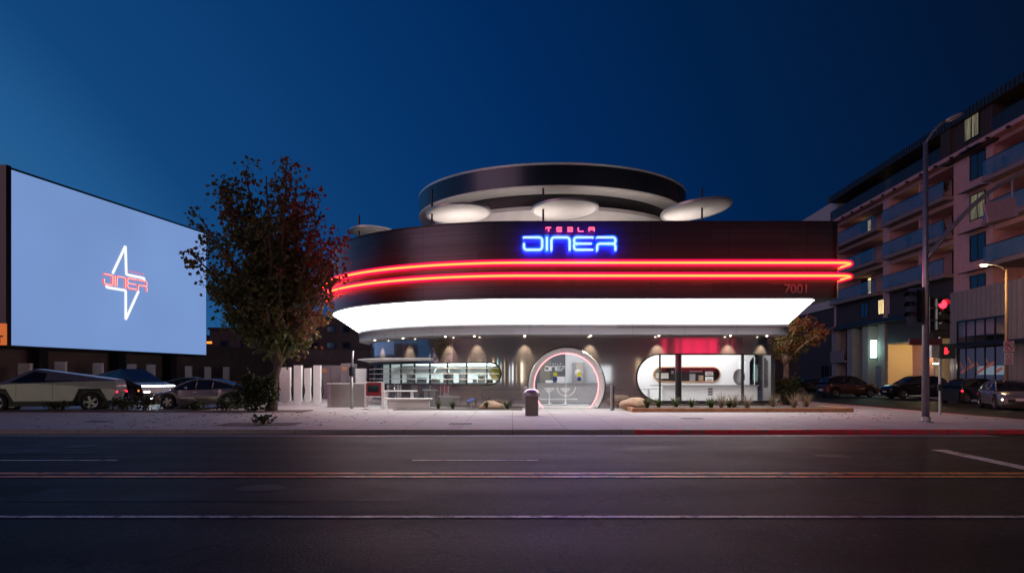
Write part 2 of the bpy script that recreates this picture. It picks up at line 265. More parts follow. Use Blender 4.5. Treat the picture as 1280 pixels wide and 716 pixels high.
# ------------------------------------------------------------------ mesh helper
class MB:
    def __init__(s): s.v = []; s.f = []; s.tone = None; s.uv = None
    def add(s, vs, fs):
        o = len(s.v); s.v += [tuple(p) for p in vs]; s.f += [tuple(i+o for i in f) for f in fs]; return s
    def box(s, c, d, rz=0, rx=0, ry=0):
        mt = Matrix.Rotation(rz, 3, 'Z') @ Matrix.Rotation(ry, 3, 'Y') @ Matrix.Rotation(rx, 3, 'X')
        vs = []
        for z in (-.5, .5):
            for x, y in ((-.5, -.5), (.5, -.5), (.5, .5), (-.5, .5)):
                vs.append(Vector(c) + mt @ Vector((x*d[0], y*d[1], z*d[2])))
        return s.add(vs, [(3, 2, 1, 0), (4, 5, 6, 7), (0, 1, 5, 4), (1, 2, 6, 5), (2, 3, 7, 6), (3, 0, 4, 7)])
    def bx(s, x0, x1, y0, y1, z0, z1): return s.box(((x0+x1)/2, (y0+y1)/2, (z0+z1)/2), (abs(x1-x0), abs(y1-y0), abs(z1-z0)))
    def tube(s, path, r, n=8, closed=False, cap=True):
        P = [Vector(p) for p in path]; k = len(P); rs = r if isinstance(r, (list, tuple)) else [r]*k
        vs = []; up = None
        for i, p in enumerate(P):
            if closed: t = P[(i+1) % k]-P[i-1]
            else: t = (P[min(i+1, k-1)]-P[max(i-1, 0)])
            t = t.normalized() if t.length > 1e-9 else Vector((0, 0, 1))
            if up is None:
                up = Vector((0, 0, 1)) if abs(t.z) < .9 else Vector((1, 0, 0))
            a = (up - t*up.dot(t));
            if a.length < 1e-5: a = t.orthogonal()
            a.normalize(); b = t.cross(a); up = a
            for j in range(n):
                q = 2*PI*j/n; vs.append(p + (a*math.cos(q)+b*math.sin(q))*rs[i])
        fs = []
        for i in range(k if closed else k-1):
            for j in range(n):
                a0 = i*n+j; a1 = i*n+(j+1) % n; b0 = ((i+1) % k)*n+j; b1 = ((i+1) % k)*n+(j+1) % n
                fs.append((a0, a1, b1, b0))
        if cap and not closed:
            fs.append(tuple(range(n))[::-1]); fs.append(tuple(range((k-1)*n, k*n)))
        return s.add(vs, fs)
    def lathe(s, prof, n=32, c=(0, 0, 0), axis='Z', a0=0, a1=2*PI):
        full = abs(a1-a0-2*PI) < 1e-6; m = n if full else n+1; vs = []
        for i in range(m):
            q = a0+(a1-a0)*i/n
            for r, z in prof:
                p = Vector((r*math.cos(q), r*math.sin(q), z))
                if axis == 'Y': p = Vector((r*math.cos(q), z, r*math.sin(q)))
                if axis == 'X': p = Vector((z, r*math.cos(q), r*math.sin(q)))
                vs.append(p+Vector(c))
        k = len(prof); fs = []
        for i in range(n):
            j = (i+1) % m
            for q in range(k-1): fs.append((i*k+q, j*k+q, j*k+q+1, i*k+q+1))
        return s.add(vs, fs)
    def disc(s, c, r, n=32, axis='Z', h=.02):
        return s.lathe([(0.0005, 0), (r, 0), (r, h), (0.0005, h)], n, c, axis)
    def prism(s, poly, y0, y1, axis='Y'):
        """2D polygon (a,b) extruded: axis Y -> (a, y, b); X -> (y, a, b); Z -> (a, b, y)"""
        k = len(poly)
        def q(a, b, h): return {'Y': (a, h, b), 'X': (h, a, b), 'Z': (a, b, h)}[axis]
        vs = [q(a, b, y0) for a, b in poly]+[q(a, b, y1) for a, b in poly]
        fs = [tuple(range(k)), tuple(range(2*k-1, k-1, -1))]
        for i in range(k): j = (i+1) % k; fs.append((i, i+k, j+k, j))
        return s.add(vs, fs)
    def sphere(s, c, r, n=12, sc_=(1, 1, 1)):
        prof = [(max(.0004, math.sin(PI*i/(n//2)))*1.0, -math.cos(PI*i/(n//2))) for i in range(n//2+1)]
        o = len(s.v); s.lathe([(a*r, b*r) for a, b in prof], n)
        for i in range(o, len(s.v)):
            x, y, z = s.v[i]; s.v[i] = (x*sc_[0]+c[0], y*sc_[1]+c[1], z*sc_[2]+c[2])
        return s
    def build(s, name, m, parent=None, smooth=False, world=True, normals=None, fix=True, angle=None):
        me = bpy.data.meshes.new(name); me.from_pydata(s.v, [], s.f); me.validate(); me.update()
        if fix:
            b = bmesh.new(); b.from_mesh(me); bmesh.ops.recalc_face_normals(b, faces=b.faces); b.to_mesh(me); b.free()
        o = bpy.data.objects.new(name, me); C.objects.link(o)
        me.materials.append(m)
        if smooth:
            for p in me.polygons: p.use_smooth = True
            if angle:
                b = bmesh.new(); b.from_mesh(me)
                for e in b.edges:
                    if len(e.link_faces) == 2 and e.calc_face_angle(0) > angle: e.smooth = False
                b.to_mesh(me); b.free()
        if s.tone is not None:
            at = me.attributes.new('tone', 'FLOAT', 'FACE')
            for i, t in enumerate(s.tone[:len(me.polygons)]): at.data[i].value = t
        if s.uv is not None:
            ul = me.uv_layers.new(name='UVMap')
            for l in me.loops: ul.data[l.index].uv = s.uv[l.vertex_index]
        if normals is not None: me.normals_split_custom_set_from_vertices(normals)
        if parent:
            o.parent = parent
            if world:
                lp = parent.location.copy(); pp = parent.parent
                if parent.type == 'MESH' and parent.get('_w'): lp = Vector((0, 0, 0)); 
                o.location = -lp; o['_w'] = 1
        return o
def thing(name, label, cat, loc=(0, 0, 0), rz=0, group=None):
    o = bpy.data.objects.new(name, None); C.objects.link(o); o.location = loc; o.rotation_euler = (0, 0, rz)
    o.empty_display_size = .2
    o['label'] = label; o['category'] = cat
    if group: o['group'] = group
    return o
def tag(o, label, cat, group=None):
    o['label'] = label; o['category'] = cat
    if group: o['group'] = group
    return o
def struct(o): o['kind'] = 'structure'; return o
def dup(root, loc, rz, label, group=None):
    r = root.copy(); C.objects.link(r); r.location = loc; r.rotation_euler = (0, 0, rz); r['label'] = label
    if group: r['group'] = group
    def rec(src, dst):
        for ch in list(src.children):
            c = ch.copy(); C.objects.link(c); c.parent = dst; rec(ch, c)
    rec(root, r); return r

# camera: eye height 1.48 m, focal length 900 px on a 1280 px wide frame, horizon at pixel row 470
EYE = 1.48; FP = 900.
def PX(x, Y): return (x-640)/FP*Y
def PZ(y, Y): return EYE+(470-y)/FP*Y
cam = bpy.data.cameras.new('camera'); co = bpy.data.objects.new('camera', cam); C.objects.link(co)
co.location = (0, 0, EYE); co.rotation_euler = (R(90), 0, 0)
cam.sensor_width = 36; cam.lens = 36*FP/1280; cam.shift_y = (470-358)/1280; cam.clip_end = 3000; cam.clip_start = .1
sc.camera = co

# ------------------------------------------------------------------ world: dusk sky
w = bpy.data.worlds.new('World'); sc.world = w; w.use_nodes = True
nt = w.node_tree; bg = nt.nodes['Background']
sky = nt.nodes.new('ShaderNodeTexSky'); sky.sky_type = 'NISHITA'; sky.sun_disc = False
SUN_EL, SUN_AZ = -3.2, -115.
sky.sun_elevation = R(SUN_EL); sky.sun_rotation = R(SUN_AZ); sky.air_density = 1.0; sky.dust_density = .3; sky.ozone_density = 5.
bg.inputs['Strength'].default_value = 1.
def lin(c): return tuple((v/255/12.92 if v/255 <= .04045 else ((v/255+.055)/1.055)**2.4) for v in c)
tcw = nt.nodes.new('ShaderNodeTexCoord'); dt = nt.nodes.new('ShaderNodeVectorMath'); dt.operation = 'DOT_PRODUCT'
dt.inputs[1].default_value = (-.9, .35, -.4)          # towards the afterglow, low in the west
nt.links.new(tcw.outputs['Generated'], dt.inputs[0])
mr = nt.nodes.new('ShaderNodeMapRange'); mr.inputs['From Min'].default_value = -.6; mr.inputs['From Max'].default_value = 1.0
nt.links.new(dt.outputs['Value'], mr.inputs['Value'])
rp = nt.nodes.new('ShaderNodeValToRGB'); rp.color_ramp.interpolation = 'LINEAR'
stops = [(-.6, (2, 15, 36)), (-.37, (3, 20, 46)), (-.06, (1, 32, 71)), (.13, (1, 39, 88)), (.35, (6, 52, 105)), (.58, (17, 68, 121)), (.66, (33, 89, 142)), (1.0, (70, 118, 160))]
while len(rp.color_ramp.elements) < len(stops): rp.color_ramp.elements.new(.5)
for i, (p, c) in enumerate(stops):
    rp.color_ramp.elements[i].position = (p+.6)/1.6; rp.color_ramp.elements[i].color = lin(c)+(1,)
nt.links.new(mr.outputs[0], rp.inputs['Fac'])
mxw = nt.nodes.new('ShaderNodeMix'); mxw.data_type = 'RGBA'; mxw.blend_type = 'ADD'; mxw.inputs['Factor'].default_value = .02
nt.links.new(rp.outputs['Color'], mxw.inputs['A']); nt.links.new(sky.outputs[0], mxw.inputs['B'])
nt.links.new(mxw.outputs['Result'], bg.inputs['Color'])
sun = bpy.data.lights.new('sun', 'SUN'); so = bpy.data.objects.new('sun', sun); C.objects.link(so)
sun.energy = .44; sun.angle = R(40); sun.color = (1, .52, .55)
so.rotation_euler = Vector((.85, .75, -.25)).to_track_quat('-Z', 'Y').to_euler()   # afterglow from the west, left of the camera
sc.view_settings.view_transform = 'Standard'; sc.view_settings.look = 'None'; sc.view_settings.exposure = 0; sc.view_settings.gamma = 1
sc.render.engine = 'CYCLES'
cy = sc.cycles; cy.use_denoising = True; cy.max_bounces = 7; cy.diffuse_bounces = 3; cy.glossy_bounces = 4; cy.transmission_bounces = 4; cy.transparent_max_bounces = 8
cy.sample_clamp_indirect = 4.; cy.caustics_reflective = False; cy.caustics_refractive = False
try: cy.denoiser = 'OPENIMAGEDENOISE'
except Exception: pass
# ------------------------------------------------------------------ ground, road, pavement
def flat(name, poly, z, m):
    b = MB(); b.add([(x, y, z) for x, y in poly], [tuple(range(len(poly)))]); return struct(b.build(name, m))
def slab(name, poly, z0, z1, m): b = MB(); b.prism(poly, z0, z1, 'Z'); return struct(b.build(name, m))
flat('ground', [(-700, -700), (700, -700), (700, 900), (-700, 900)], -.128, M['ground'])
KY = 19.9                      # far kerb line
flat('road', [(-160, -6), (160, -6), (160, KY+.02), (-160, KY+.02)], -.124, M['asphalt'])
CXk, CR = 17.5, 3.0            # kerb corner of the plot
def corner(off, n=10):
    return [(CXk-CR+(CR-off)*math.sin(PI/2*i/n), KY+CR-(CR-off)*math.cos(PI/2*i/n)) for i in range(n+1)]
flat('side_street', [(12, KY+.02), (30.2, KY+.02), (40, 220), (CXk-1, 220), (CXk-1, 24)], -.120, M['asphalt'])
# plot slab: pavement in front, lot behind
pv = [(-120, KY+.16)] + corner(.16) + [(CXk-.16, 31), (-120, 31)]
slab('pavement', pv, -.118, 0., M['walk'])
slab('plot_paving', [(-13.5, 31), (CXk-.16, 31), (CXk-.16, 75), (-13.5, 75)], -.118, -.002, M['walk'])
slab('parking_lot', [(-120, 31), (-13.5, 31), (-13.5, 90), (-120, 90)], -.118, -.015, M['lot'])
slab('kerb', [(-120, KY), (3.4, KY), (3.4, KY+.16), (-120, KY+.16)], -.118, .002, M['kerb'])
ck = corner(0.); ci = corner(.16)
slab('red_kerb', [(3.4, KY)] + ck + [(CXk, 40), (CXk-.16, 40)] + ci[::-1] + [(3.4, KY+.16)], -.118, .002, M['redkerb'])
flat('gutter', [(-120, KY-.75), (13, KY-.75), (13, KY-.005), (-120, KY-.005)], -.119, M['gutter'])
for nm, y0, y1, m in (('yellow_centre_line', 11.36, 11.56, M['ytrail']), ('yellow_centre_line', 11.74, 11.96, M['ytrail']), ('white_edge_line', 8.13, 8.25, M['wpaint'])):  # yellow lines stand in for an orange light trail, its glow given as paint
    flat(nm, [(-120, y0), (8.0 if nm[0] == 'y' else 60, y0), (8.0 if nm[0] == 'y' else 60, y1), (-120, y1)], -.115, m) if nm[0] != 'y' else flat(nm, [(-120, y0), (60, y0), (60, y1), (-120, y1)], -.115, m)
for k in range(-6, 2):
    x0 = -9.9+k*8.+0.; flat('lane_dash', [(x0, 13.62), (x0+2.4, 13.62), (x0+2.4, 13.74), (x0, 13.74)], -.115, M['wpaint'])
flat('crossing_line', [(8.75, 12.3), (9.05, 12.3), (9.42, 15.65), (9.1, 15.65)], -.114, M['wpaint'])
flat('crossing_line', [(12.2, 16.9), (15.6, 16.9), (15.6, 17.1), (12.2, 17.1)], -.114, M['wpaint'])
# wear and ironwork in the carriageway
for k, (x, y, w_, d) in enumerate(((-6.5, 9.2, 5.2, 1.1), (9.5, 6.9, 4.4, 1.0), (2.0, 15.2, 7.5, 1.3), (-17, 14.8, 9.0, 1.2), (16, 10.0, 6.0, 1.2))):
    flat('asphalt_patch', [(x, y), (x+w_, y+.03), (x+w_-.05, y+d), (x-.04, y+d-.05)], -.1195+k*.0001, M['patch'])
for k, (x, y) in enumerate(((-3.6, 10.3), (6.4, 14.4), (-9.8, 16.4))):
    b = MB(); b.lathe([(.001, -.1150), (.33, -.1150), (.34, -.1185)], 28, (x, y, 0)); m_ = tag(b.build('manhole_cover', M['iron']), ['round iron manhole cover in the near lane left of the middle', 'round iron manhole cover in the far lane right of the middle', 'round iron manhole cover in the far lane at the left'][k], 'manhole cover', 'manhole covers in the road')
# tree pit
flat('tree_pit', [(-8.95, 21.4), (-6.6, 21.4), (-6.6, 22.9), (-8.95, 22.9)], .004, M['earth'])
# verge along the parking lot
slab('planting_bed', [(-40, 29.6), (-8.6, 29.6), (-8.6, 31.1), (-40, 31.1)], -.1, .03, M['earth'])
slab('planting_bed', [(-5.2, 31.4), (.45, 31.4), (.45, 33.0), (-5.2, 33.0)], -.1, .025, M['earth'])
slab('planting_bed', [(5.1, 29.75), (13.9, 29.75), (13.9, 32.9), (5.1, 32.9)], -.1, .14, M['earth'])
e = MB(); e.bx(4.95, 14.05, 29.6, 29.74, .0, .17); e.bx(4.95, 5.09, 29.745, 32.9, .0, .17); e.bx(13.91, 14.05, 29.745, 32.9, .0, .17)
tag(e.build('bed_edging', M['wood']), 'low orange-brown timber edging round the planted bed under the right-hand window', 'edging')
# fallen leaves on the pavement and lids in it
random.seed(77); b = MB()
for k in range(260):
    if k < 200: x, y = random.gauss(-9.2, 3.2), random.uniform(20.3, 29.4)
    else: x, y = random.gauss(12.5, 2.), random.uniform(24, 31)
    a = random.uniform(0, 2*PI); s_ = random.uniform(.04, .085); zz = .006+random.uniform(0, .012)
    o = len(b.v)
    for j, (u, v) in enumerate(((-1, 0), (0, .45), (1, 0), (0, -.45))): b.v.append((x+s_*(u*math.cos(a)-v*math.sin(a)), y+s_*(u*math.sin(a)+v*math.cos(a)), zz+(.015 if j % 2 else 0)))
    b.f.append((o, o+1, o+2, o+3))
fl_ = b.build('fallen_leaves', mat('dry_leaf', (.16, .07, .03), .8, var=.4, scale=2)); fl_['kind'] = 'stuff'
for k, (x, y) in enumerate(((-1.6, 22.4), (6.3, 25.2), (-13.5, 23.5))):
    b = MB(); b.bx(x-.35, x+.35, y-.25, y+.25, .004, .012); tag(b.build('utility_cover', M['iron']), ['rectangular iron cover in the pavement in front of the litter bin', 'rectangular iron cover in the pavement in front of the planted bed', 'rectangular iron cover in the pavement near the left edge'][k], 'cover', 'iron covers in the pavement')
# hills far off
b = MB(); n = 60
for i in range(n+1):
    x = -420+i*13; h = 26+14*noise.noise(Vector((i*.21, 3, 0)))+5*noise.noise(Vector((i*.9, 1, 0)))
    h *= .25+.75*min(1, max(0, (90-x)/140))
    for q, (yy, zz) in enumerate(((420, -1), (440, h*.7), (480, h), (560, h*.6), (640, -1))):
        b.v.append((x, yy, zz))
for i in range(n):
    for q in range(4): b.f.append((i*5+q, i*5+5+q, i*5+6+q, i*5+1+q))
struct(b.build('hills', M['hill'], smooth=True))

# ------------------------------------------------------------------ the diner
DX, DY = 2.5, 36.
diner = thing('diner', 'round-cornered chrome and dark metal diner with twin red neon bands and a glowing white soffit', 'diner', (DX, DY, 0))
def outline(F, Rr, XR, rc, cx=.5, back=48., n=40, m=10):
    """plan line of one storey: big curve at left, straight front, small curve at right. list of (x, y, nx, ny, s)"""
    pts = [(cx-Rr, back, -1, 0)]
    for i in range(n+1):
        a = PI/2*i/n; pts.append((cx-Rr*math.cos(a), F+Rr-Rr*math.sin(a), -math.cos(a), -math.sin(a)))
    k = 14
    for i in range(1, k): x = cx+(XR-rc-cx)*i/k; pts.append((x, F, 0, -1))
    for i in range(m+1):
        a = PI/2*i/m; pts.append((XR-rc+rc*math.sin(a), F+rc-rc*math.cos(a), math.sin(a), -math.cos(a)))
    pts.append((XR, back, 1, 0))
    out = []; s = 0
    for i, p in enumerate(pts):
        if i: s += math.hypot(p[0]-pts[i-1][0], p[1]-pts[i-1][1])
        out.append(p+(s,))
    return out
def loft(rows, name, m, smooth=True, parent=diner):
    """rows: list of (outline, z, offset); quads between successive rows, UV = (s, z)"""
    b = MB(); b.uv = []
    k = len(rows[0][0])
    for O, z, off in rows:
        for x, y, nx, ny, s in O:
            b.v.append((x+nx*off, y+ny*off, z)); b.uv.append((s, z))
    for r in range(len(rows)-1):
        for i in range(k-1): b.f.append((r*k+i, r*k+i+1, r*k+k+i+1, r*k+k+i))
    o = b.build(name, m, parent, smooth=smooth)
    return o
O1 = outline(29.5, 10.2, 13.54, .5)
Os = outline(29.62, 10.05, 12.67, .7)
O2 = outline(32.0, 9.0, 12.65, 1.2)
O3 = outline(33.3, 8.6, 12.55, 1.5)
loft([(O1, 4.69, 0), (O1, 7.77, 0)], 'fascia', M['clad'])
loft([(O1, 7.77, .03), (O1, 7.83, .03), (O1, 7.83, -.3), (O1, 7.3, -.3)], 'parapet_cap', M['dark'], smooth=False)
loft([(O1, 4.688, 0), (Os, 4.688, 0)], 'fascia_underside', M['dark'], smooth=False)
loft([(Os, 4.66, 0), (O2, 3.84, -.02)], 'lit_soffit', M['soffit'])
loft([(Os, 4.685, .03), (Os, 4.64, .03)], 'soffit_trim', M['lightgrey'])
loft([(O2, 3.33, 0), (O2, 3.66, 0), (O2, 3.67, .03), (O2, 3.82, .03), (O2, 3.85, 0)], 'grey_band', M['band'])
loft([(O2, 3.332, -.002), (O3, 3.332, -.3)], 'band_underside', M['grey'], smooth=False)
b = MB(); b.add([(p[0], p[1], 7.31) for p in O1], [tuple(range(len(O1)))]); b.build('roof_deck', M['grey'], diner)
# neon bands on the fascia
On = outline(29.1, 10.6, 13.94, .55)
def ring_path(O, z, off=0., y_max=46.): return [(x+nx*off, min(y, y_max)+ny*off, z) for x, y, nx, ny, s in O]
for z in (6.07, 5.545):
    ch = MB(); pth = O1; k = len(pth); prof = [(.0, -.155), (.08, -.14), (.08, .14), (.0, .155)]
    for x, y, nx, ny, s in pth:
        for d, h in prof: ch.v.append((x+nx*d, y+ny*d, z+.05+h))
    for i in range(k-1):
        for q in range(4): ch.f.append((i*4+q, i*4+(q+1) % 4, i*4+4+(q+1) % 4, i*4+4+q))
    co_ = ch.build('halo_channel', M['redhalo'], diner)  # glowing strip added behind the tube to draw its red halo
    t = MB(); t.tube(ring_path(On, z, -.06), .046, 8); nt_ = t.build('neon_tube', M['neon'], co_, smooth=True)
    t = MB(); t.tube(ring_path(On, z, -.06), .132, 12); t.build('halo_sleeve', M['sleeve'], nt_, smooth=True)
# house number
def text_mesh(name, txt, size, m, loc, rot, parent, depth=.02, align='CENTER'):
    cu = bpy.data.curves.new(name, 'FONT'); cu.body = txt; cu.size = size; cu.extrude = depth; cu.align_x = align; cu.align_y = 'CENTER'
    o = bpy.data.objects.new(name, cu); C.objects.link(o)
    dg = bpy.context.evaluated_depsgraph_get(); me = bpy.data.meshes.new_from_object(o.evaluated_get(dg)); bpy.data.objects.remove(o)
    me.materials.clear(); me.materials.append(m); me.name = name
    q = bpy.data.objects.new(name, me); C.objects.link(q)
    q.parent = parent
    q.matrix_local = Matrix.Translation(Vector(loc)-(parent.location if parent else Vector((0, 0, 0)))) @ Matrix.Rotation(rot[2], 4, 'Z') @ Matrix.Rotation(rot[0], 4, 'X')
    return q
text_mesh('house_number', '7001', .52, M['cladnum'], (PX(996, 29.45), 29.47, PZ(361.5, 29.45)), (PI/2, 0, 0), diner, .02)

# ---- lower wall with its three openings, cut in (s, z) and bent round the plan
CX3, F3, R3, XR3, RC3 = .5, 33.3, 8.6, 12.55, 1.5
S0 = R3*PI/2                                  # s at the start of the straight front (arc starts at s=0)
SL = XR3-RC3-CX3
def wp(s, off=0.):
    if s < S0:
        if s < 0: x, y, nx, ny = CX3-R3, F3+R3-s, -1, 0
        else:
            a = s/R3; nx, ny = -math.cos(a), -math.sin(a); x, y = CX3+R3*nx, F3+R3+R3*ny
    elif s < S0+SL: x, y, nx, ny = CX3+s-S0, F3, 0, -1
    else:
        a = (s-S0-SL)/RC3
        if a < PI/2: nx, ny = math.sin(a), -math.cos(a); x, y = XR3-RC3+RC3*nx, F3+RC3+RC3*ny
        else: nx, ny = 1, 0; x, y = XR3, F3+RC3+(s-S0-SL-RC3*PI/2)
    return Vector((x+nx*off, y+ny*off, 0)), Vector((nx, ny, 0))
def sX(X): return S0+X-CX3
def arc(cx, cz, r, a0, a1, n): return [(cx+r*math.cos(a0+(a1-a0)*i/n), cz+r*math.sin(a0+(a1-a0)*i/n)) for i in range(n+1)]
def resample(P, step=.15, closed=True):
    out = []; k = len(P)
    for i in range(k if closed else k-1):
        a, b_ = P[i], P[(i+1) % k]; L = math.hypot(b_[0]-a[0], b_[1]-a[1]); n = max(1, int(L/step+.999))
        for j in range(n): out.append((a[0]+(b_[0]-a[0])*j/n, a[1]+(b_[1]-a[1])*j/n))
    if not closed: out.append(P[-1])
    return out
DCX, DCZ, DR = 2.52, 1.05, 1.66
s_d = sX(DCX)
door_hole = resample(arc(s_d, DCZ, DR, -math.asin((DCZ+.04)/DR), PI+math.asin((DCZ+.04)/DR), 48), .2)
WZ, WR = 1.405, 1.075
s_w0 = sX(5.77)+WR; s_w1 = S0+SL+RC3*R(68)
win_hole = resample(arc(s_w0, WZ, WR, PI/2, 3*PI/2, 24)+[(s_w1, WZ-WR), (s_w1, WZ+WR)], .2)
LZ, LR = 1.6, .50
s_l1 = sX(-.53)-LR; s_l0 = R3*R(4)
lw_hole = resample([(s_l0, LZ-LR)]+arc(s_l1, LZ, LR, -PI/2, PI/2, 20)+[(s_l0, LZ+LR)], .2)
holes = [door_hole, win_hole, lw_hole]
def inside(p, poly):
    x, y = p; c = False; k = len(poly)
    for i in range(k):
        x1, y1 = poly[i]; x2, y2 = poly[(i+1) % k]
        if (y1 > y) != (y2 > y) and x < (x2-x1)*(y-y1)/(y2-y1)+x1: c = not c
    return c
SA, SB = -6., S0+SL+RC3*PI/2+9.
def sheet(name, outer, cut, m, off, parent, step=.3, smooth=True):
    V2 = []; E = []
    def ring(P):
        o = len(V2); V2.extend(P); E.extend([(o+i, o+(i+1) % len(P)) for i in range(len(P))])
    ring(resample(outer, step))
    for h in cut: ring(h)
    xs = [p[0] for p in outer]; zs = [p[1] for p in outer]
    s = min(xs)+step
    while s < max(xs)-.05:
        z = min(zs)+step*1.3
        while z < max(zs)-.1:
            p = (s, z)
            if inside(p, outer) and not any(inside(p, h) for h in cut) and all(min((p[0]-q[0])**2+(p[1]-q[1])**2 for q in h) > .012 for h in cut+[resample(outer, step)]): V2.append(p)
            z += step*1.3
        s += step
    r = delaunay_2d_cdt([Vector(p) for p in V2], E, [], 0, 1e-5)
    vs, fs = r[0], r[2]
    b = MB(); b.uv = []; nn = []
    for v in vs:
        p, n_ = wp(v[0], off); b.v.append((p.x, p.y, v[1])); b.uv.append((v[0], v[1])); nn.append(n_)
    for f in fs:
        c = (sum(vs[i][0] for i in f)/len(f), sum(vs[i][1] for i in f)/len(f))
        if inside(c, outer) and not any(inside(c, h) for h in cut):
            q = [Vector(b.v[i]) for i in f]; nf = (q[1]-q[0]).cross(q[2]-q[0])
            b.f.append(tuple(f) if nf.dot(nn[f[0]]) > 0 else tuple(f)[::-1])
    return b.build(name, m, parent, smooth=smooth, normals=nn if smooth else None, fix=False)
sheet('steel_wall', [(SA, -.05), (SB, -.05), (SB, 3.36), (SA, 3.36)], holes, M['steel'], 0, diner)
def sweep(name, P, w0, w1, out, inn, m, parent, closed=True):
    """frame along an (s,z) path: from w0 inside the path to w1 outside, standing out/in from the wall"""
    b = MB(); k = len(P)
    for i in range(k):
        a = P[i-1] if (closed or i) else P[i]; c = P[(i+1) % k] if (closed or i < k-1) else P[i]
        tx, tz = c[0]-a[0], c[1]-a[1]; L = math.hypot(tx, tz) or 1; nx, nz = tz/L, -tx/L
        for wv, off in ((w1, out), (w0, out), (w0, inn), (w1, inn)):
            p, _ = wp(P[i][0]+nx*wv, off); b.v.append((p.x, p.y, P[i][1]+nz*wv))
    for i in range(k if closed else k-1):
        j = (i+1) % k
        for q in range(4): b.f.append((i*4+q, i*4+(q+1) % 4, j*4+(q+1) % 4, j*4+q))
    if not closed: b.f += [(0, 1, 2, 3), ((k-1)*4+3, (k-1)*4+2, (k-1)*4+1, (k-1)*4)]
    return b.build(name, m, parent)
def orient(P):
    a = sum(P[i][0]*P[(i+1) % len(P)][1]-P[(i+1) % len(P)][0]*P[i][1] for i in range(len(P)))
    return P if a > 0 else P[::-1]
# ---- round entrance
ent = MB(); a0 = -math.asin(DCZ/1.757); 
ent.lathe([(1.757, 33.29), (1.757, 33.16), (1.72, 33.13), (1.56, 33.22), (1.53, 33.42), (1.53, 33.6)], 64, (DCX, 0, DCZ), 'Y', a0, PI-a0)
entrance = ent.build('entrance_ring', M['lightgrey'], diner, smooth=True, angle=.6)
rim = MB(); rim.lathe([(1.80, 33.29), (1.80, 33.2), (1.76, 33.17), (1.757, 33.29)], 64, (DCX, 0, DCZ), 'Y', -math.asin(DCZ/1.8), PI+math.asin(DCZ/1.8)); rim.build('ring_edge', M['dark'], entrance)
aa = -math.asin(DCZ/1.49)
t = MB(); t.tube([(DCX+1.49*math.cos(a), 33.36, DCZ+1.49*math.sin(a)) for a in [aa+(PI-2*aa)*i/60 for i in range(61)]], .026, 8); t.build('ring_light', M['pink'], entrance, smooth=True)
g = MB(); pts = [(DCX+1.46*math.cos(a), 33.52, DCZ+1.46*math.sin(a)) for a in [-math.asin(.98/1.46)+(PI+2*math.asin(.98/1.46))*i/48 for i in range(49)]]
g.add(pts, [tuple(range(len(pts)))]); doorg = g.build('glass_door', M['glass'], diner)
fr = MB(); fr.bx(DCX-.012, DCX+.012, 33.50, 33.54, .07, DCZ+1.45); fr.bx(DCX-1.1, DCX+1.1, 33.49, 33.55, .0, .07); fr.build('door_frame', M['white'], doorg)
h = MB(); h.tube([(DCX+.42*math.cos(a), 33.46, .98+.42*math.sin(a)) for a in [PI+PI*i/24 for i in range(25)]], .016, 8); h.build('door_handle', M['white'], doorg, smooth=True)
for x in (694, 724):
    for y, m in ((467.5, 'yellowgreen'), (473.5, 'navy')):
        s_ = MB(); s_.disc((PX(x, 33.5), 33.495, PZ(y, 33.5)), .105, 20, 'Y', -.006); s_.build('door_sticker', M[m], doorg)
# ---- right-hand window
wf = sweep('window_frame', orient(win_hole), -.02, .05, .045, -.12, M['dark'], diner)
sheet('window_glass', win_hole, [], M['glass'], -.06, wf, smooth=False)
for X, wd in ((PX(825, 33.3), .07), (PX(928.5, 33.3), .10)):
    mb = MB(); p = X; mb.bx(p-wd/2, p+wd/2, 33.28, 33.42, WZ-WR+.02, WZ+WR-.02); mb.build('mullion', M['dark'], wf)
mb = MB(); mb.lathe([(.15, .02), (.15, 3.2)], 16, (PX(848, 33.75), 33.75, 0)); mb.build('column', M['dark'], diner, smooth=True)
mb = MB(); p, n_ = wp(s_w1, -.02); mb.box((p.x, p.y, 1.42), (.16, .16, 2.3), rz=math.atan2(n_.y, n_.x)); mb.build('mullion', M['dark'], wf)
sw = sweep('window_sill', [(s_w0-.2+i*.2, .27) for i in range(int((s_w1-s_w0+.3)/.2)+1)], -.05, .05, .07, 0, M['dark'], wf, closed=False)
# ---- left-hand window
lf = sweep('window_frame', orient(lw_hole), -.02, .045, .05, -.12, M['dark'], diner)
sheet('window_glass', lw_hole, [], M['glass'], -.05, lf, smooth=False)
for s in [s_l1-.15-i*1.0 for i in range(11)]:
    if s > s_l0+.1:
        mb = MB(); p, n_ = wp(s, -.03); mb.box((p.x, p.y, LZ), (.09, .05, 2*LR-.03), rz=math.atan2(n_.y, n_.x)); mb.build('mullion', M['dark'], lf)
for z in (LZ+.26, LZ, LZ-.26):
    P = [(s_l0+.05+(s_l1+LR*.75-s_l0)*i/50, z) for i in range(51)]
    sweep('window_bar', P, -.02, .02, .035, -.02, M['offwhite'], lf, closed=False)
# awning over the far left of that window
aw = MB(); n = 22
for i in range(n+1):
    u = i/n; s = R3*R(8)+u*(sX(PX(535, 33.5))-R3*R(8)); d = 1.15*math.sin(PI*min(1, .12+.88*(1-u)*.98))**.6*(1-u*.55)
    for off, z in ((0.01, 2.22), (d, 2.30+.06*(1-u)), (d, 2.35+.06*(1-u)), (.01, 2.36)):
        p, _ = wp(s, off); aw.v.append((p.x, p.y, z))
for i in range(n):
    for q in range(4): aw.f.append((i*4+q, i*4+(q+1) % 4, i*4+4+(q+1) % 4, i*4+4+q))
aw.f += [(0, 1, 2, 3), (n*4+3, n*4+2, n*4+1, n*4)]
aw.build('awning', M['offwhite'], diner)
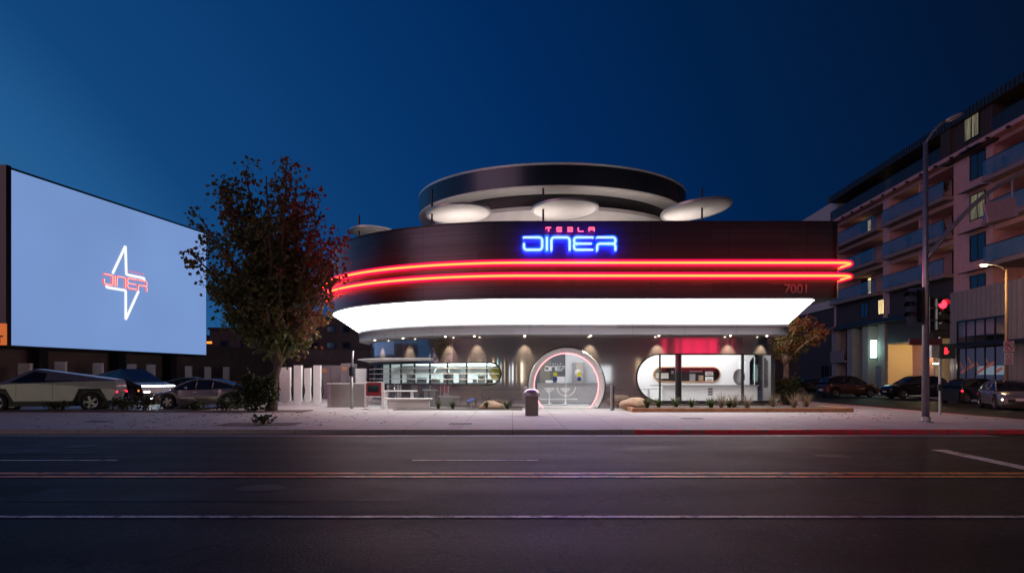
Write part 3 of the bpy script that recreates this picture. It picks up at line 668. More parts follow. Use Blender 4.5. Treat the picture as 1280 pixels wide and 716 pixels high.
# ---- downlights under the grey band
for x in (466, 493, 535, 595, 656, 738, 823, 912, 962):
    if x < 560: s = S0-{466: 8.5, 493: 6.0, 535: 3.55}[x]
    else: s = sX(PX(x, 33.)) if x < 940 else S0+SL+.5
    p, _ = wp(s, .42)
    d = MB(); d.lathe([(.001, 3.30), (.035, 3.30), (.05, 3.33), (.05, 3.36)], 14, (p.x, p.y, 0)); dl = d.build('downlight', M['lamp'], diner)
    L = bpy.data.lights.new('downlight', 'SPOT'); L.energy = 420; L.color = (1, .84, .55); L.spot_size = R(58); L.spot_blend = .8; L.shadow_soft_size = .05
    lo = bpy.data.objects.new('downlight_beam', L); C.objects.link(lo); lo.location = (p.x, p.y, 3.27)
    q, _ = wp(s, .05); lo.rotation_euler = (Vector((q.x, q.y, 2.45))-Vector((p.x, p.y, 3.27))).to_track_quat('-Z', 'Y').to_euler()

# ---- interior
ip = [wp(SA+(SB-SA)*i/140, -.16)[0] for i in range(141)]
b = MB(); b.add([(p.x, p.y, .012) for p in ip], [tuple(range(len(ip)))]); b.build('interior_floor', M['offwhite'], diner)
b = MB(); b.add([(p.x, p.y, 3.25) for p in ip], [tuple(range(len(ip)))]); b.build('interior_ceiling', M['iwall'], diner)
# dining room on the right: back wall with a long rounded niche
b = MB(); BY = 36.6
nz0, nz1 = PZ(477, BY), PZ(459, BY); nx0, nx1 = PX(817, BY), PX(900, BY); nr = (nz1-nz0)/2; ncz = (nz0+nz1)/2
nich = arc(nx1-nr, ncz, nr, -PI/2, PI/2, 14)+arc(nx0+nr, ncz, nr, PI/2, 3*PI/2, 14)
ox0, ox1 = PX(917, BY), PX(931, BY); oz0, oz1 = PZ(481, BY), PZ(461, BY)
oval = arc((ox0+ox1)/2, (oz0+oz1)/2, (oz1-oz0)/2, 0, 2*PI, 23)[:-1]; oval = [((ox0+ox1)/2+(x-(ox0+ox1)/2)*.75, z) for x, z in oval]
lk = [(PX(937, BY), .9), (PX(937, BY), 1.9)]+arc(PX(949, BY), 2.05, .5, PI, PI/2, 8)[1:]+[(12.3, 2.55), (12.3, .9)]
def flat_cut(name, outer, cut, Y, m, parent):
    V2 = []; E = []
    for P in [outer]+cut:
        o = len(V2); V2.extend(P); E.extend([(o+i, o+(i+1) % len(P)) for i in range(len(P))])
    r = delaunay_2d_cdt([Vector(p) for p in V2], E, [], 0, 1e-5); b = MB(); b.v = [(v[0], Y, v[1]) for v in r[0]]
    for f in r[2]:
        c = (sum(r[0][i][0] for i in f)/len(f), sum(r[0][i][1] for i in f)/len(f))
        if inside(c, outer) and not any(inside(c, h_) for h_ in cut): b.f.append(tuple(f))
    return b.build(name, m, parent)
iw = flat_cut('back_wall', [(4.65, .012), (12.35, .012), (12.35, 3.25), (4.65, 3.25)], [nich, oval, lk], BY, M['iwall'], diner)
b = MB(); b.prism([(x, z) for x, z in nich], BY+.32, BY+.36); nb = b.build('niche', M['black'], diner)
b = MB(); pp = resample(nich, .2)
for x, z in pp: b.v += [(x, BY-.03, z), (x, BY+.32, z)]
k = len(pp)
for i in range(k): j = (i+1) % k; b.f.append((2*i, 2*j, 2*j+1, 2*i+1))
b.build('niche_reveal', M['dark'], nb)
b = MB(); tp = [((x-(nx0+nx1)/2)*1.0+(nx0+nx1)/2, BY-.03, z) for x, z in pp]; b.tube(tp, .03, 6, closed=True); b.build('niche_trim', M['wood'], nb, smooth=True)
for x0, x1, y0, y1, m in ((819.5, 824, 466, 472.5, 'offwhite'), (826, 835.5, 466, 473, 'offwhite'), (839, 842, 463, 467, 'grey'), (862, 869, 467, 476, 'grey'), (873, 879, 469, 475.5, 'stone'), (881.5, 891.5, 464, 469, 'white'), (881.5, 891.5, 470.5, 476, 'white'), (862, 878, 463, 465, 'grey')):
    Yp = BY+.3; b = MB(); b.bx(PX(x0, Yp), PX(x1, Yp), Yp-.02, Yp+.015, PZ(y1, Yp), PZ(y0, Yp)); f_ = b.build('framed_print', M[m], nb)
    if m == 'white':
        b = MB(); b.bx(PX(x0+2, Yp), PX(x1-2, Yp), Yp-.03, Yp-.022, PZ(y1-1, Yp), PZ((y0+y1)/2+.5, Yp)); b.build('picture', M['stone'], f_)
b = MB(); b.prism([(x, z) for x, z in oval], BY+.25, BY+.28); b.build('oval_recess', M['silver'], diner)
b = MB(); b.prism(lk, BY+.9, BY+.92); b.build('far_window', M['darkglass'], diner)
# counter and booths
ct = MB(); ct.bx(PX(830, 35.4), 12.0, 35.2, 35.9, .012, 1.0); cn = ct.build('counter', M['iwall'], diner)
ct = MB(); ct.bx(PX(815, 35.4), 12.05, 35.1, 35.95, 1.0, 1.05); ct.build('counter_top', M['grey'], cn)
for z in (.55, .68, .81): b = MB(); b.bx(PX(885, 35.2), PX(890.5, 35.2), 35.17, 35.198, z, z+.08); b.build('grille', M['cladnum'], cn)
b = MB(); b.bx(6.0, 7.3, 34.7, 35.6, .85, .9); tb = b.build('booth_table', M['iwall'], diner); b = MB(); b.lathe([(.25, .012), (.25, .04), (.05, .06), (.05, .85)], 16, (6.65, 35.1, 0)); b.build('table_leg', M['iwall'], tb)
b = MB(); b.bx(4.6, 4.66, 33.55, 39.5, .012, 3.24); b.bx(4.6, 4.66, 39.5, 44, .012, 3.24); b.build('partition', M['iwall'], diner)
for nm, x0, x1, y0, y1, m in (('ceiling_light', 5.2, 11.9, 33.9, 36.2, 'ceil'), ('ceiling_light', .9, 4.3, 34.2, 36.4, 'ceild'), ('ceiling_light', -4.7, .2, 36.6, 38.4, 'ceilk')):
    b = MB(); b.bx(x0, x1, y0, y1, 3.19, 3.22); b.build(nm, M[m], diner)
# lobby
b = MB(); b.bx(.75, .82, 33.5, 40, .012, 3.24); b.build('partition', M['iwall'], diner)
b = MB(); b.bx(.84, PX(706.5, 38), 38., 38.1, .012, 3.24); lb = b.build('lobby_wall', M['lobbygrey'], diner)
b = MB(); b.bx(PX(706.5, 38)+.004, 4.58, 37.9, 38.0, .012, 3.24); b.build('lobby_wall', M['iwall'], diner)
b = MB(); b.bx(1.3, 4.4, 36.6, 37.3, .1, 1.1); lc = b.build('counter', M['lightgrey'], diner)
b = MB(); b.bx(1.3, 4.45, 36.5, 37.4, 1.1, 1.14); b.build('counter_top', M['grey'], lc)
b = MB(); b.tube([(1.4, 36.4, .32), (3.3, 36.4, .32)], .03, 6); b.build('foot_rail', M['white'], lc)
b = MB(); b.bx(1.1, 3.9, 35.9, 36.6, .013, .07); b.build('plinth', M['iwall'], lc)
b = MB(); Y = 37.7; b.bx(PX(716, Y), PX(730.5, Y), 37.5, 37.88, 1.14, PZ(453, Y)); ov = b.build('wall_oven', M['silver'], diner)
b = MB(); b.disc((PX(722, 37.5), 37.495, PZ(465, 37.5)), .16, 20, 'Y', -.02); b.build('dial', M['offwhite'], ov)
b = MB(); Y = 37.; b.bx(PX(696, Y), PX(706, Y), 36.9, 37.2, 1.14, PZ(470.5, Y)); b.build('display_case', M['offwhite'], diner)
for k in range(4):
    tag(MB().lathe([(.04, 1.142), (.055, 1.2), (.055, 1.26), (.0005, 1.27)], 10, (PX(683+k*2.2, 36.8), 36.75, 0)).build('white_cup', M['white']), 'small white cups in a row on the grey lobby counter', 'cup', 'cups on the lobby counter')
# kitchen on the left
b = MB(); b.bx(-6.9, .74, 38.6, 38.7, .012, 3.24); b.build('kitchen_wall', M['iwall'], diner)
kc = MB(); kc.bx(-5.6, .5, 36.6, 37.3, .012, 1.15); kc.build('kitchen_counter', M['silver'], diner)
random.seed(11)
x = -5.4
while x < .3:
    wd = random.uniform(.2, .55); hh = random.uniform(.15, .7)
    b = MB(); b.box((x+wd/2, 36.95+random.uniform(-.15, .15), 1.152+hh/2), (wd, .4, hh)); o = b.build('kitchen_appliance', M[random.choice(['silver', 'white', 'darkglass', 'grey', 'lightgrey'])], diner)
    b = MB(); b.box((x+wd/2, 36.7, 1.152+hh*.6), (wd*.6, .03, hh*.3)); b.build('appliance_door', M['darkglass'], o)
    x += wd+random.uniform(.05, .3)
b = MB(); b.bx(-6, .4, 38.2, 38.58, 2.0, 2.04); sh = b.build('kitchen_shelf', M['silver'], diner)
pr = MB(); pr.lathe([(.42, 37.9), (.42, 37.8), (.36, 37.8), (.36, 37.9)], 30, (PX(552, 37.8), 0, 1.62), 'Y'); pr.build('round_mirror', M['offwhite'], diner)
pr = MB(); pr.disc((-.72, 34.6, 1.62), .36, 24, 'Y', .02); pr.build('round_panel', M['yellowgreen'], diner)

# ---- upper ring storey on the roof
RX, RY = 2.29, 42.0
def ring(name, prof, m, smooth=True, a=None, par=diner):
    b = MB(); b.uv = []
    n = 96; k = len(prof)
    for i in range(n+1):
        q = 2*PI*i/n
        for r_, z in prof: b.v.append((RX+r_*math.cos(q), RY+r_*math.sin(q), z)); b.uv.append((q*7.6, z))
    for i in range(n):
        for j in range(k-1): b.f.append((i*k+j, i*k+k+j, i*k+k+j+1, i*k+j+1))
    return b.build(name, m, par, smooth=smooth, angle=a)
rc_ = ring('upper_ring', [(7.65, 10.52), (7.65, 11.62)], M['ringclad'])
ring('ring_cap', [(7.66, 11.56), (7.68, 11.66), (7.2, 11.66), (7.2, 10.6)], M['lightgrey'], a=.5, par=rc_)
ring('ring_soffit', [(7.66, 10.58), (7.66, 10.51), (7.6, 10.48), (6.7, 10.40)], M['offwhite'], a=.5, par=rc_)
ring('ring_recess', [(6.72, 10.41), (6.72, 9.4)], M['dark'])
ring('ring_parapet', [(6.9, 9.55), (6.95, 9.72), (7.15, 9.72), (7.3, 9.5), (6.75, 7.31)], M['offwhite'], a=.5)
b = MB(); n = 64; b.add([(RX+7.2*math.cos(2*PI*i/n), RY+7.2*math.sin(2*PI*i/n), 11.5) for i in range(n)], [tuple(range(n))]); b.build('upper_roof', M['grey'], diner)
# terrace lamps that wash the undersides from the roof deck
for i, ax in enumerate((-5.5, -2.2, 1.2, 4.6, 7.8)):
    y = 33.0 if abs(ax) < 5 else 33.6
    b = MB(); b.lathe([(.09, 7.312), (.09, 7.42), (.001, 7.43)], 12, (ax, y, 0)); b.build('terrace_lamp', M['lamp'], diner)
    L = bpy.data.lights.new('terrace_lamp', 'AREA'); L.shape = 'DISK'; L.size = 2.4; L.energy = 62; L.color = (1, .88, .82); lo = bpy.data.objects.new('terrace_lamp_beam', L); C.objects.link(lo)
    lo.location = (ax, y, 7.5); lo.rotation_euler = (R(180-28), 0, 0)
# ---- shade discs on posts
discs = [(574, 267, 41, 540, 238, -.05, 32.6), (706, 262, 42.5, 679, 237, -.03, 32.6), (870, 262, 44, 877.5, 237, -.13, 32.6), (468, 291, 30, 449, 270, .06, 36.5)]
dl = ['pale shade disc on a post above the left half of the roof front', 'pale shade disc on a post directly above the blue neon sign', 'pale shade disc tilted up to the right at the right end of the roof terrace', 'pale shade disc low over the curved left corner of the roof']
for (x, y, rp_, px_, py_, tl, Y), lab in zip(discs, dl):
    c = Vector((PX(x, Y), Y, PZ(y, Y))); r_ = rp_*Y/FP; px0 = PX(px_, Y-.25)
    root = thing('shade_disc', lab, 'sunshade', (px0, Y-.25, 7.31), 0, 'shade discs on the roof terrace')
    b = MB(); b.tube([(px0, Y-.25, 7.31), (px0, Y-.25, PZ(py_, Y))], .045, 8); b.build('post', M['dark'], root)
    rot = Matrix.Rotation(tl, 3, 'Y') @ Matrix.Rotation(R(-4.5), 3, 'X')
    b = MB(); b.lathe([(.001, -.03), (r_-.12, -.03), (r_-.1, 0.02), (.001, .03)], 48); b.v = [tuple(c+rot @ Vector(v)) for v in b.v]; b.build('disc', M['offwhite'], root, smooth=True, angle=.6)
    b = MB(); b.lathe([(r_-.12, -.05), (r_, -.05), (r_, .05), (r_-.12, .05), (r_-.12, -.05)], 48); b.v = [tuple(c+rot @ Vector(v)) for v in b.v]; b.build('rim', M['lightgrey'], root, smooth=True, angle=.6)
    b = MB(); b.tube([(px0, Y-.25, c.z+.1), (c.x, Y, c.z+.06)], .035, 6); b.build('arm', M['dark'], root)

# ------------------------------------------------------------------ neon lettering
def rnd(P, r, n=5):
    out = [P[0]]
    for i in range(1, len(P)-1):
        p, a, c = Vector(P[i]), Vector(P[i-1]), Vector(P[i+1]); d1 = (a-p); d2 = (c-p); q = min(r, d1.length*.48, d2.length*.48)
        s, e_ = p+d1.normalized()*q, p+d2.normalized()*q
        for k in range(n+1): t = k/n; out.append(tuple((s*(1-t)**2)+(p*2*t*(1-t))+(e_*t*t)))
    out.append(P[-1]); return out
GL = [[[(122, 228), (322, 228), (322, 360), (128, 360), (128, 290)]], [[(372, 222), (372, 368)]], [[(420, 368), (420, 228), (615, 228), (615, 368)]],
      [[(868, 228), (662, 228), (662, 295), (850, 295)], [(700, 295), (662, 295), (662, 360), (865, 360)]], [[(905, 228), (1103, 228), (1103, 295), (1000, 295)], [(908, 368), (908, 295), (1103, 295), (1103, 368)]]]
def small(cx):
    return cx-27, cx+27
SM = []
for ch_, cx in zip('TESLA', (390, 505, 620, 735, 850)):
    l, r_ = small(cx); t_, m_, bt = 124, 144, 164
    SM.append({'T': [[(l, t_), (r_, t_)], [(cx, t_+4), (cx, bt)]], 'E': [[(l, t_), (r_, t_)], [(l, m_), (r_, m_)], [(l, bt), (r_, bt)]], 'S': [[(r_, t_), (l, t_), (l, m_), (r_, m_), (r_, bt), (l, bt)]],
               'L': [[(l, t_), (l, bt), (r_, bt)]], 'A': [[(l, t_), (r_, t_), (r_, bt)], [(l, bt), (l, m_), (r_, m_)]]}[ch_])
YS = 29.18
sign = thing('neon_sign', 'neon sign of large blue letters under five small red ones on the dark fascia', 'neon sign', (PX(711, YS), 29.5, PZ(316, YS)))
def s3(p): return (PX(640+p[0]/8.533, YS), YS, PZ(270+p[1]/8.533, YS))
for st in GL:
    b = MB()
    for P in st: b.tube([s3(p) for p in rnd(P, 38)], .047, 8)
    for P in st: a = s3(P[0]); b.tube([a, (a[0], 29.5, a[2])], .015, 5)
    bl = b.build('blue_letter', M['blue'], sign, smooth=True)
    b = MB()
    for P in st:
        q = [Vector(s3(p)) for p in rnd(P, 38)]; d0 = (q[0]-q[1]).normalized()*.07; d1 = (q[-1]-q[-2]).normalized()*.07
        b.tube([q[0]+d0]+q[1:-1]+[q[-1]+d1], [.05]+[.105]*(len(q)-2)+[.05] if len(q) > 2 else .1, 10)
    b.build('halo_sleeve', M['bsleeve'], bl, smooth=True)
for st in SM:
    b = MB()
    for P in st: b.tube([s3(p) for p in P], .020, 6)
    a = s3(st[0][0]); b.tube([a, (a[0], 29.5, a[2])], .01, 5)
    b.build('red_letter', M['rneon'], sign, smooth=True)
# white lettering on the lobby wall
b = MB(); YL = 37.98
for st in GL:
    for P in st: b.tube([(1.73+(p[0]-120)/985*1.12, YL, PZ(463.2, YL)+(368-p[1])/140*.22) for p in rnd(P, 38)], .028, 6)
for st in SM:
    for P in st: b.tube([(1.73+(p[0]-120)/985*1.12, YL, PZ(463.2, YL)+(368-p[1])/140*.22) for p in P], .009, 5)
b.build('wall_lettering', M['white'], lb)

# ------------------------------------------------------------------ bar stools, bin, bollard, kiosk
def stool(x, lab):
    Y = 36.0; X = PX(x, Y); root = thing('bar_stool', lab, 'stool', (X, Y, .07 if Y > 35.9 else .012), 0, 'tulip stools in the round entrance')
    z0 = root.location.z
    b = MB(); b.lathe([(.001, z0), (.2, z0), (.2, z0+.02), (.06, z0+.05), (.035, z0+.12), (.03, z0+.62), (.001, z0+.62)], 24, (X, Y, 0)); b.build('pedestal', M['white'], root, smooth=True, angle=.7)
    b = MB(); b.lathe([(.001, z0+.6), (.05, z0+.6), (.2, z0+.70), (.25, z0+.79), (.24, z0+.80), (.16, z0+.75), (.001, z0+.73)], 24, (X, Y, 0)); b.build('seat', M['white'], root, smooth=True)
stool(686.5, 'white tulip bar stool seen left in the round entrance'); stool(706.5, 'white tulip bar stool in the middle of the round entrance')
X, Y = PX(664.5, 27.2), 27.2
bn = thing('litter_bin', 'dark litter bin with a rounded grey hood left of the round entrance', 'litter bin', (X, Y, 0))
b = MB(); b.bx(X-.24, X+.24, Y-.24, Y+.24, 0.005, .72); b.build('body', M['warmgrey'], bn)
b = MB(); b.lathe([(.30, .74), (.31, .82), (.27, .93), (.15, 1.0), (.001, 1.01)], 24, (X, Y, 0)); b.build('hood', M['silver'], bn, smooth=True)
b = MB(); b.lathe([(.25, .70), (.30, .72), (.30, .76), (.25, .76)], 24, (X, Y, 0)); b.build('rim', M['warmgrey'], bn)
X, Y = PX(764.5, 30.8), 30.8
bo = thing('bollard', 'slim steel post with a bright cap right of the round entrance', 'bollard', (X, Y, 0))
b = MB(); b.tube([(X, Y, 0), (X, Y, 1.1)], .06, 12); b.build('post', M['silver'], bo); b = MB(); b.box((X+.09, Y, .55), (.04, .1, 1.05)); b.build('side_plate', M['dark'], bo)
# ------------------------------------------------------------------ LED screen, left
def scr(x, y):
    """meet the pixel ray with the screen plane X = -30.1 + .173 (Y-43)"""
    k = (x-640)/FP; Y = (-30.1-.173*43)/(k-.173); return Vector((k*Y, Y, PZ(y, Y)))
A, B_ = scr(12, 432), scr(258, 444); ztop = scr(14, 211).z; zbot = scr(14, 432).z
ud = Vector((B_.x-A.x, B_.y-A.y, 0)); SLN = ud.length; ud.normalize(); un = Vector((ud.y, -ud.x, 0))   # un points to +X, the viewing side
led = thing('led_screen', 'huge pale blue outdoor screen showing a lightning bolt outline and lettering', 'screen', (A.x, A.y, 0))
def sbox(b, u0, u1, n0, n1, z0, z1):
    vs = []
    for z in (z0, z1):
        for u, n in ((u0, n0), (u1, n0), (u1, n1), (u0, n1)): p = A+ud*u+un*n; vs.append((p.x, p.y, z))
    return b.add(vs, [(3, 2, 1, 0), (4, 5, 6, 7), (0, 1, 5, 4), (1, 2, 6, 5), (2, 3, 7, 6), (3, 0, 4, 7)])
b = MB(); sbox(b, .03, SLN-.03, -.02, .0, zbot+.03, ztop-.06); dp = b.build('display', M['screen'], led)
b = MB(); sbox(b, -.25, SLN+.08, -.9, -.03, zbot-.1, ztop+.08); b.build('casing', M['black'], led)
b = MB(); sbox(b, -.02, SLN, -.03, .02, ztop-.06, ztop+.07); sbox(b, -.35, .02, -.9, .1, zbot-.1, ztop+.12); b.build('bezel', M['black'], led)
for u in (2.4, 9.5, 15.5): b = MB(); sbox(b, u, u+.7, -.8, -.2, -.05, zbot-.1); b.build('support', M['dark'], led)
def sp(p): v = scr(100+p[0]/5.508, 290+p[1]/5.508)+un*.02; return (v.x, v.y, v.z)
for nm, P in (('bolt_outline', [(222, 285), (310, 96), (316, 292), (440, 318), (438, 335)]), ('bolt_outline', [(178, 366), (182, 380), (312, 402), (312, 602), (400, 408)])):
    b = MB(); b.tube([sp(p) for p in rnd(P, 8, 3)], .10, 8); b.build(nm, M['screenw'], dp, smooth=True)
# lettering on the screen: same glyphs, running down to the right
def lt(p): u = (p[0]-122)/981; v = (p[1]-228)/140; return (158+u*296, 288+v*72+u*52)
b = MB(); c2 = MB()
for st in GL:
    for P in st: q = [sp(lt(p)) for p in rnd(P, 38)]; b.tube(q, .085, 6); c2.tube([tuple(Vector(v)+un*.08) for v in q], .03, 5)
for st in SM:
    for P in st: b.tube([sp((332+((p[0]-363)/514)*106, 268+(p[1]-144)*.13+((p[0]-363)/514)*24)) for p in P], .025, 4)
lg = b.build('lettering', M['screenr'], dp, smooth=True); c2.build('letter_core', M['pinkwhite'], lg)

# wall under and beyond the screen
b = MB()
def wq(u): return A-un*1.2+ud*u
P = [wq(-14), wq(SLN+22)]
vs = []
for z in (-.1, 4.3):
    for p in P: vs.append((p.x, p.y, z))
    for p in P[::-1]: vs.append((p.x-.3, p.y, z))
b.add(vs, [(0, 1, 2, 3), (4, 5, 6, 7), (0, 1, 5, 4), (1, 2, 6, 5), (2, 3, 7, 6), (3, 0, 4, 7)])
tag(b.build('boundary_wall', M['brick']), 'long dark plaster wall running behind the chargers under the screen', 'wall')
b = MB(); b.bx(-27, -11.5, 76, 76.4, -.1, 4.2); tag(b.build('boundary_wall', M['brick']), 'dark wall closing the back of the lot behind the tree', 'wall')
# orange lit sign at the far left edge
X, Y = PX(2, 37.), 37.
os_ = thing('lit_sign', 'small orange lit box sign with a black letter at the left edge of the photo', 'sign', (X, Y, -.015))
b = MB(); b.bx(X-.9, X+.1, Y, Y+.25, PZ(431, Y), PZ(404, Y)); b.build('sign_box', emit('orange_sign', (1, .22, .05), .55), os_)
b = MB(); b.tube([(X-.35, Y+.13, -.01), (X-.35, Y+.13, PZ(431, Y))], .06, 8); b.build('post', M['dark'], os_)
b = MB(); z = PZ(424, Y); b.bx(X-.28, X+.08, Y-.02, Y-.004, z+.12, z+.2); b.bx(X-.14, X-.06, Y-.02, Y-.004, z-.2, z+.118); b.build('letter', M['black'], os_)

# ------------------------------------------------------------------ chargers
def charger(x, ytop, Y, lab, rz, group, zg=0., wpx=None):
    X = PX(x, Y); root = thing('charger', lab, 'charger', (X, Y, zg), rz, group); H = PZ(ytop, Y)-zg; wd = wpx*Y/FP if wpx else .42
    b = MB(); pr = [(-wd/2, H), (-wd/2, .35)]+[(wd/2*math.cos(a), .35+.3*math.sin(a)) for a in [PI+PI*i/10 for i in range(1, 10)]]+[(wd/2, .35), (wd/2, H)]
    b.prism(pr, -.16, .16); b.build('cabinet', M['white'], root, world=False)
    b = MB(); b.bx(-wd/2-.004, wd/2+.004, .1, .2, .3, H-.02); b.build('side_plate', M['black'], root, world=False)
    b = MB(); b.tube([(wd/2+.05, .05, 1.3), (wd/2+.12, .05, .7), (wd/2+.05, .05, .4), (wd/2-.02, .05, 1.0)], .025, 6); b.build('cable', M['rubber'], root, world=False, smooth=True)
    return root
gp = 'white chargers beside the tree'
for x, yt, Y, lab, wp_ in ((357, 459, 37.5, 'wide pale charger leftmost of the four beside the tree', 13), (373, 456.5, 36.6, 'white rounded charger second from left of the four beside the tree', 9.3), (385, 460, 38.8, 'narrow white charger set back between two taller ones by the tree', 7.5), (397, 456.5, 36.8, 'white rounded charger nearest the diner of the four beside the tree', 8.6), (452, 460.5, 41.0, 'white charger top showing behind the low steel wall at the diner', 13.5)):
    charger(x, yt, Y, lab, 0, gp, 0., wp_)
gp = 'white chargers along the wall under the screen'
labs = ['white charger against the wall at the far left behind the silver pickup', 'white charger above the roof of the angular silver pickup', 'white charger above the dark pickup, left of its roof peak', 'white charger above the dark pickup, over its windscreen', 'white charger just right of the dark pickup windscreen', 'white charger left of the lower right corner of the screen', 'white charger right below the lower right corner of the screen', 'white charger against the wall behind the trunk of the autumn tree']
for (x, yt, wp_), lab in zip(((32, 454, 15), (76.5, 452, 13), (123, 453.5, 11.5), (165, 455, 10), (189, 455.5, 9.5), (236, 457.5, 7.5), (260, 458.5, 7), (283, 458.5, 7)), labs):
    Y = (-30.1-.173*43+.1)/((x-640)/FP-.173); charger(x, yt, Y-.5, lab, 0, gp, -.015, wp_)

# ------------------------------------------------------------------ cars
def interp(P, x):
    if x <= P[0][0]: return P[0][1]
    for (a, b_), (c, d) in zip(P, P[1:]):
        if x <= c: t = (x-a)/(c-a); t = t*t*(3-2*t) if False else t; return b_+(d-b_)*t
    return P[-1][1]
def smooth_prof(P, x, w=.12):
    return sum(interp(P, x+k*w/3) for k in (-3, -2, -1, 0, 1, 2, 3))/7
def wheel(root, x, y, r, side):
    b = MB(); wd = .22; b.lathe([(r*.66, -wd/2), (r*.93, -wd/2), (r, -wd/2+.04), (r, wd/2-.04), (r*.93, wd/2), (r*.66, wd/2)], 28, (x, y, r), 'Y'); 
    o = bpy.data.objects.new('wheel', None)
    t = b.build('wheel', M['rubber'], root, world=False, smooth=True, angle=.6)
    b = MB(); yo = y+side*(wd/2-.03)
    b.lathe([(r*.58, yo-.02*side), (r*.68, yo+.01*side), (r*.68, yo-.1*side)], 28, (x, 0, r), 'Y')
    b.lathe([(.001, yo-.1*side), (r*.66, yo-.1*side)], 20, (x, 0, r), 'Y')
    for k in range(5):
        a = 2*PI*k/5; c, s_ = math.cos(a), math.sin(a); b.box((x+c*r*.33, yo-.03*side, r+s_*r*.33), (r*.62, .04, .09), ry=-a)
    b.lathe([(.001, yo), (.07, yo), (.07, yo-.08*side)], 12, (x, 0, r), 'Y')
    b.build('rim', M['rim'], t, world=False)
def car(name, lab, cat, loc, rz, L, W, paint, top, roof, zs=.24, wb=2.8, fo=.9, wr=.34, group=None, lights=True, tails=False, head='head'):
    """top: bonnet/belt/boot line (x from rear to front), roof: roof line; both lists of (x, z)"""
    root = thing(name, lab, cat, loc, rz, group)
    xf = L/2-fo; xr = xf-wb; n = int(L/.07); b = MB(); ra = wr+.07; K = 7
    def hw(x):
        u = abs(x)/(L/2); return W/2*(1-.16*u**5-.05*u**2)
    st = [-L/2+L*i/n for i in range(n+1)]
    for x in st:
        h = hw(x); zt = smooth_prof(top, x); zl = zs+(.12 if abs(x) > L/2-.12 else 0)
        for xw in (xf, xr):
            d = ra*ra-(x-xw)**2
            if d > 0: zl = max(zl, wr+math.sqrt(d))
        zl = min(zl, zt-.12)
        sh = zl+(zt-zl)*.62
        prof = [(h*.97, zl), (h, zl+(sh-zl)*.5), (h*.985, sh), (h*.94, zt-.035), (h*.86, zt), (h*.4, zt+.025), (0, zt+.03)]
        for y, z in prof: b.v.append((x, y, z))
        for y, z in prof[:-1][::-1]: b.v.append((x, -y, z))
    k = 2*K-1
    for i in range(n):
        for j in range(k-1): b.f.append((i*k+j, i*k+j+1, i*k+k+j+1, i*k+k+j))
    b.f += [tuple(range(k)), tuple(range(n*k, n*k+k))[::-1]]
    body = b.build('body', paint, root, world=False, smooth=True, angle=.7)
    b = MB(); b.box((0, 0, zs+.1), (L*.9, W*.72, .2)); b.box((0, 0, zs+.04), (wb-2*ra+.1, W*.95, .08))
    for xw in (xf, xr): b.box((xw, 0, wr+.1), (2*ra, W*.8, 2*wr))
    b.build('underbody', M['black'], root, world=False)
    # greenhouse
    x0, x1 = roof[0][0], roof[-1][0]; m = 26; gl = MB(); rf = MB(); RV = []
    for i in range(m+1):
        x = x0+(x1-x0)*i/m; zb = smooth_prof(top, x)+.0; zr = max(zb+.012, smooth_prof(roof, x, .1)); h = hw(x); t = (zr-zb)/.55
        hb = h*.885; ht = max(h*.6, hb-.24*t*.55/.5)
        RV.append([(x, hb, zb-.01), (x, (hb*.45+ht*.55)+.015, zb+(zr-zb)*.55), (x, ht, zr-.045*min(1, t)), (x, ht*.55, zr-.005), (x, 0, zr), (x, -ht*.55, zr-.005), (x, -ht, zr-.045*min(1, t)), (x, -(hb*.45+ht*.55)-.015, zb+(zr-zb)*.55), (x, -hb, zb-.01)])
    for g_ in (gl, rf):
        for r_ in RV: g_.v += r_
    zmax = max(z for _, z in roof)
    for i in range(m):
        zz = (RV[i][4][2]+RV[i+1][4][2])/2; sl = abs(RV[i+1][4][2]-RV[i][4][2])/((x1-x0)/m)
        for j in range(8):
            f = (i*9+j, i*9+j+1, i*9+10+j, i*9+9+j)
            if j in (0, 1, 6, 7): gl.f.append(f)
            else: (rf if (sl < .2 and zz > zmax-.16) else gl).f.append(f)
    wn = gl.build('windows', M['darkglass'], root, world=False, smooth=True, angle=.6)
    rf.build('roof', paint, root, world=False, smooth=True)
    pl = MB()
    for side in (1, -1):                    # roof rail and pillars
        q = [(p[2 if side > 0 else 6][0], p[2 if side > 0 else 6][1], p[2 if side > 0 else 6][2]) for p in RV]
        pl.tube(q, .035, 6)
        for fr in (.43, .68):
            i = int(m*fr); a_, c_, d_ = (0, 1, 2) if side > 0 else (8, 7, 6)
            pl.tube([RV[i][a_], RV[i][c_], RV[i][d_]], .03, 5)
    pl.build('pillar', paint, wn, world=False, smooth=True)
    for side in (1, -1):
        for xw in (xf, xr): wheel(root, xw, side*(W/2-.13), wr, side)
        i = int(m*.80); p = RV[i][0]; b = MB(); b.sphere((p[0]+.02, side*(W/2+.02), p[2]+.08), .1, 10, (.7, 1., .75)); b.build('wing_mirror', paint, root, world=False, smooth=True)
        b = MB(); 
        for xx in (-.75, .2): b.box((xx, side*(hw(xx)*.985+.005), smooth_prof(top, xx)-.13), (.18, .03, .03))
        b.build('door_handle', M['silver'], root, world=False)
        zf = smooth_prof(top, L/2-.1); b = MB(); b.sphere((L/2-.14, side*hw(L/2-.14)*.80, zf-.13), .17, 12, (.75, 1.0, .45)); b.build('headlight', M[head] if lights else M['silver'], root, world=False, smooth=True)
        zr_ = smooth_prof(top, -L/2+.1); b = MB(); b.sphere((-L/2+.12, side*hw(L/2-.12)*.83, zr_-.17), .16, 12, (.7, 1.0, .5)); b.build('tail_light', M['tail'] if tails else M['red'], root, world=False, smooth=True)
    b = MB(); b.box((L/2-.02, 0, .45), (.08, W*.6, .16)); b.build('grille', M['black'], root, world=False)
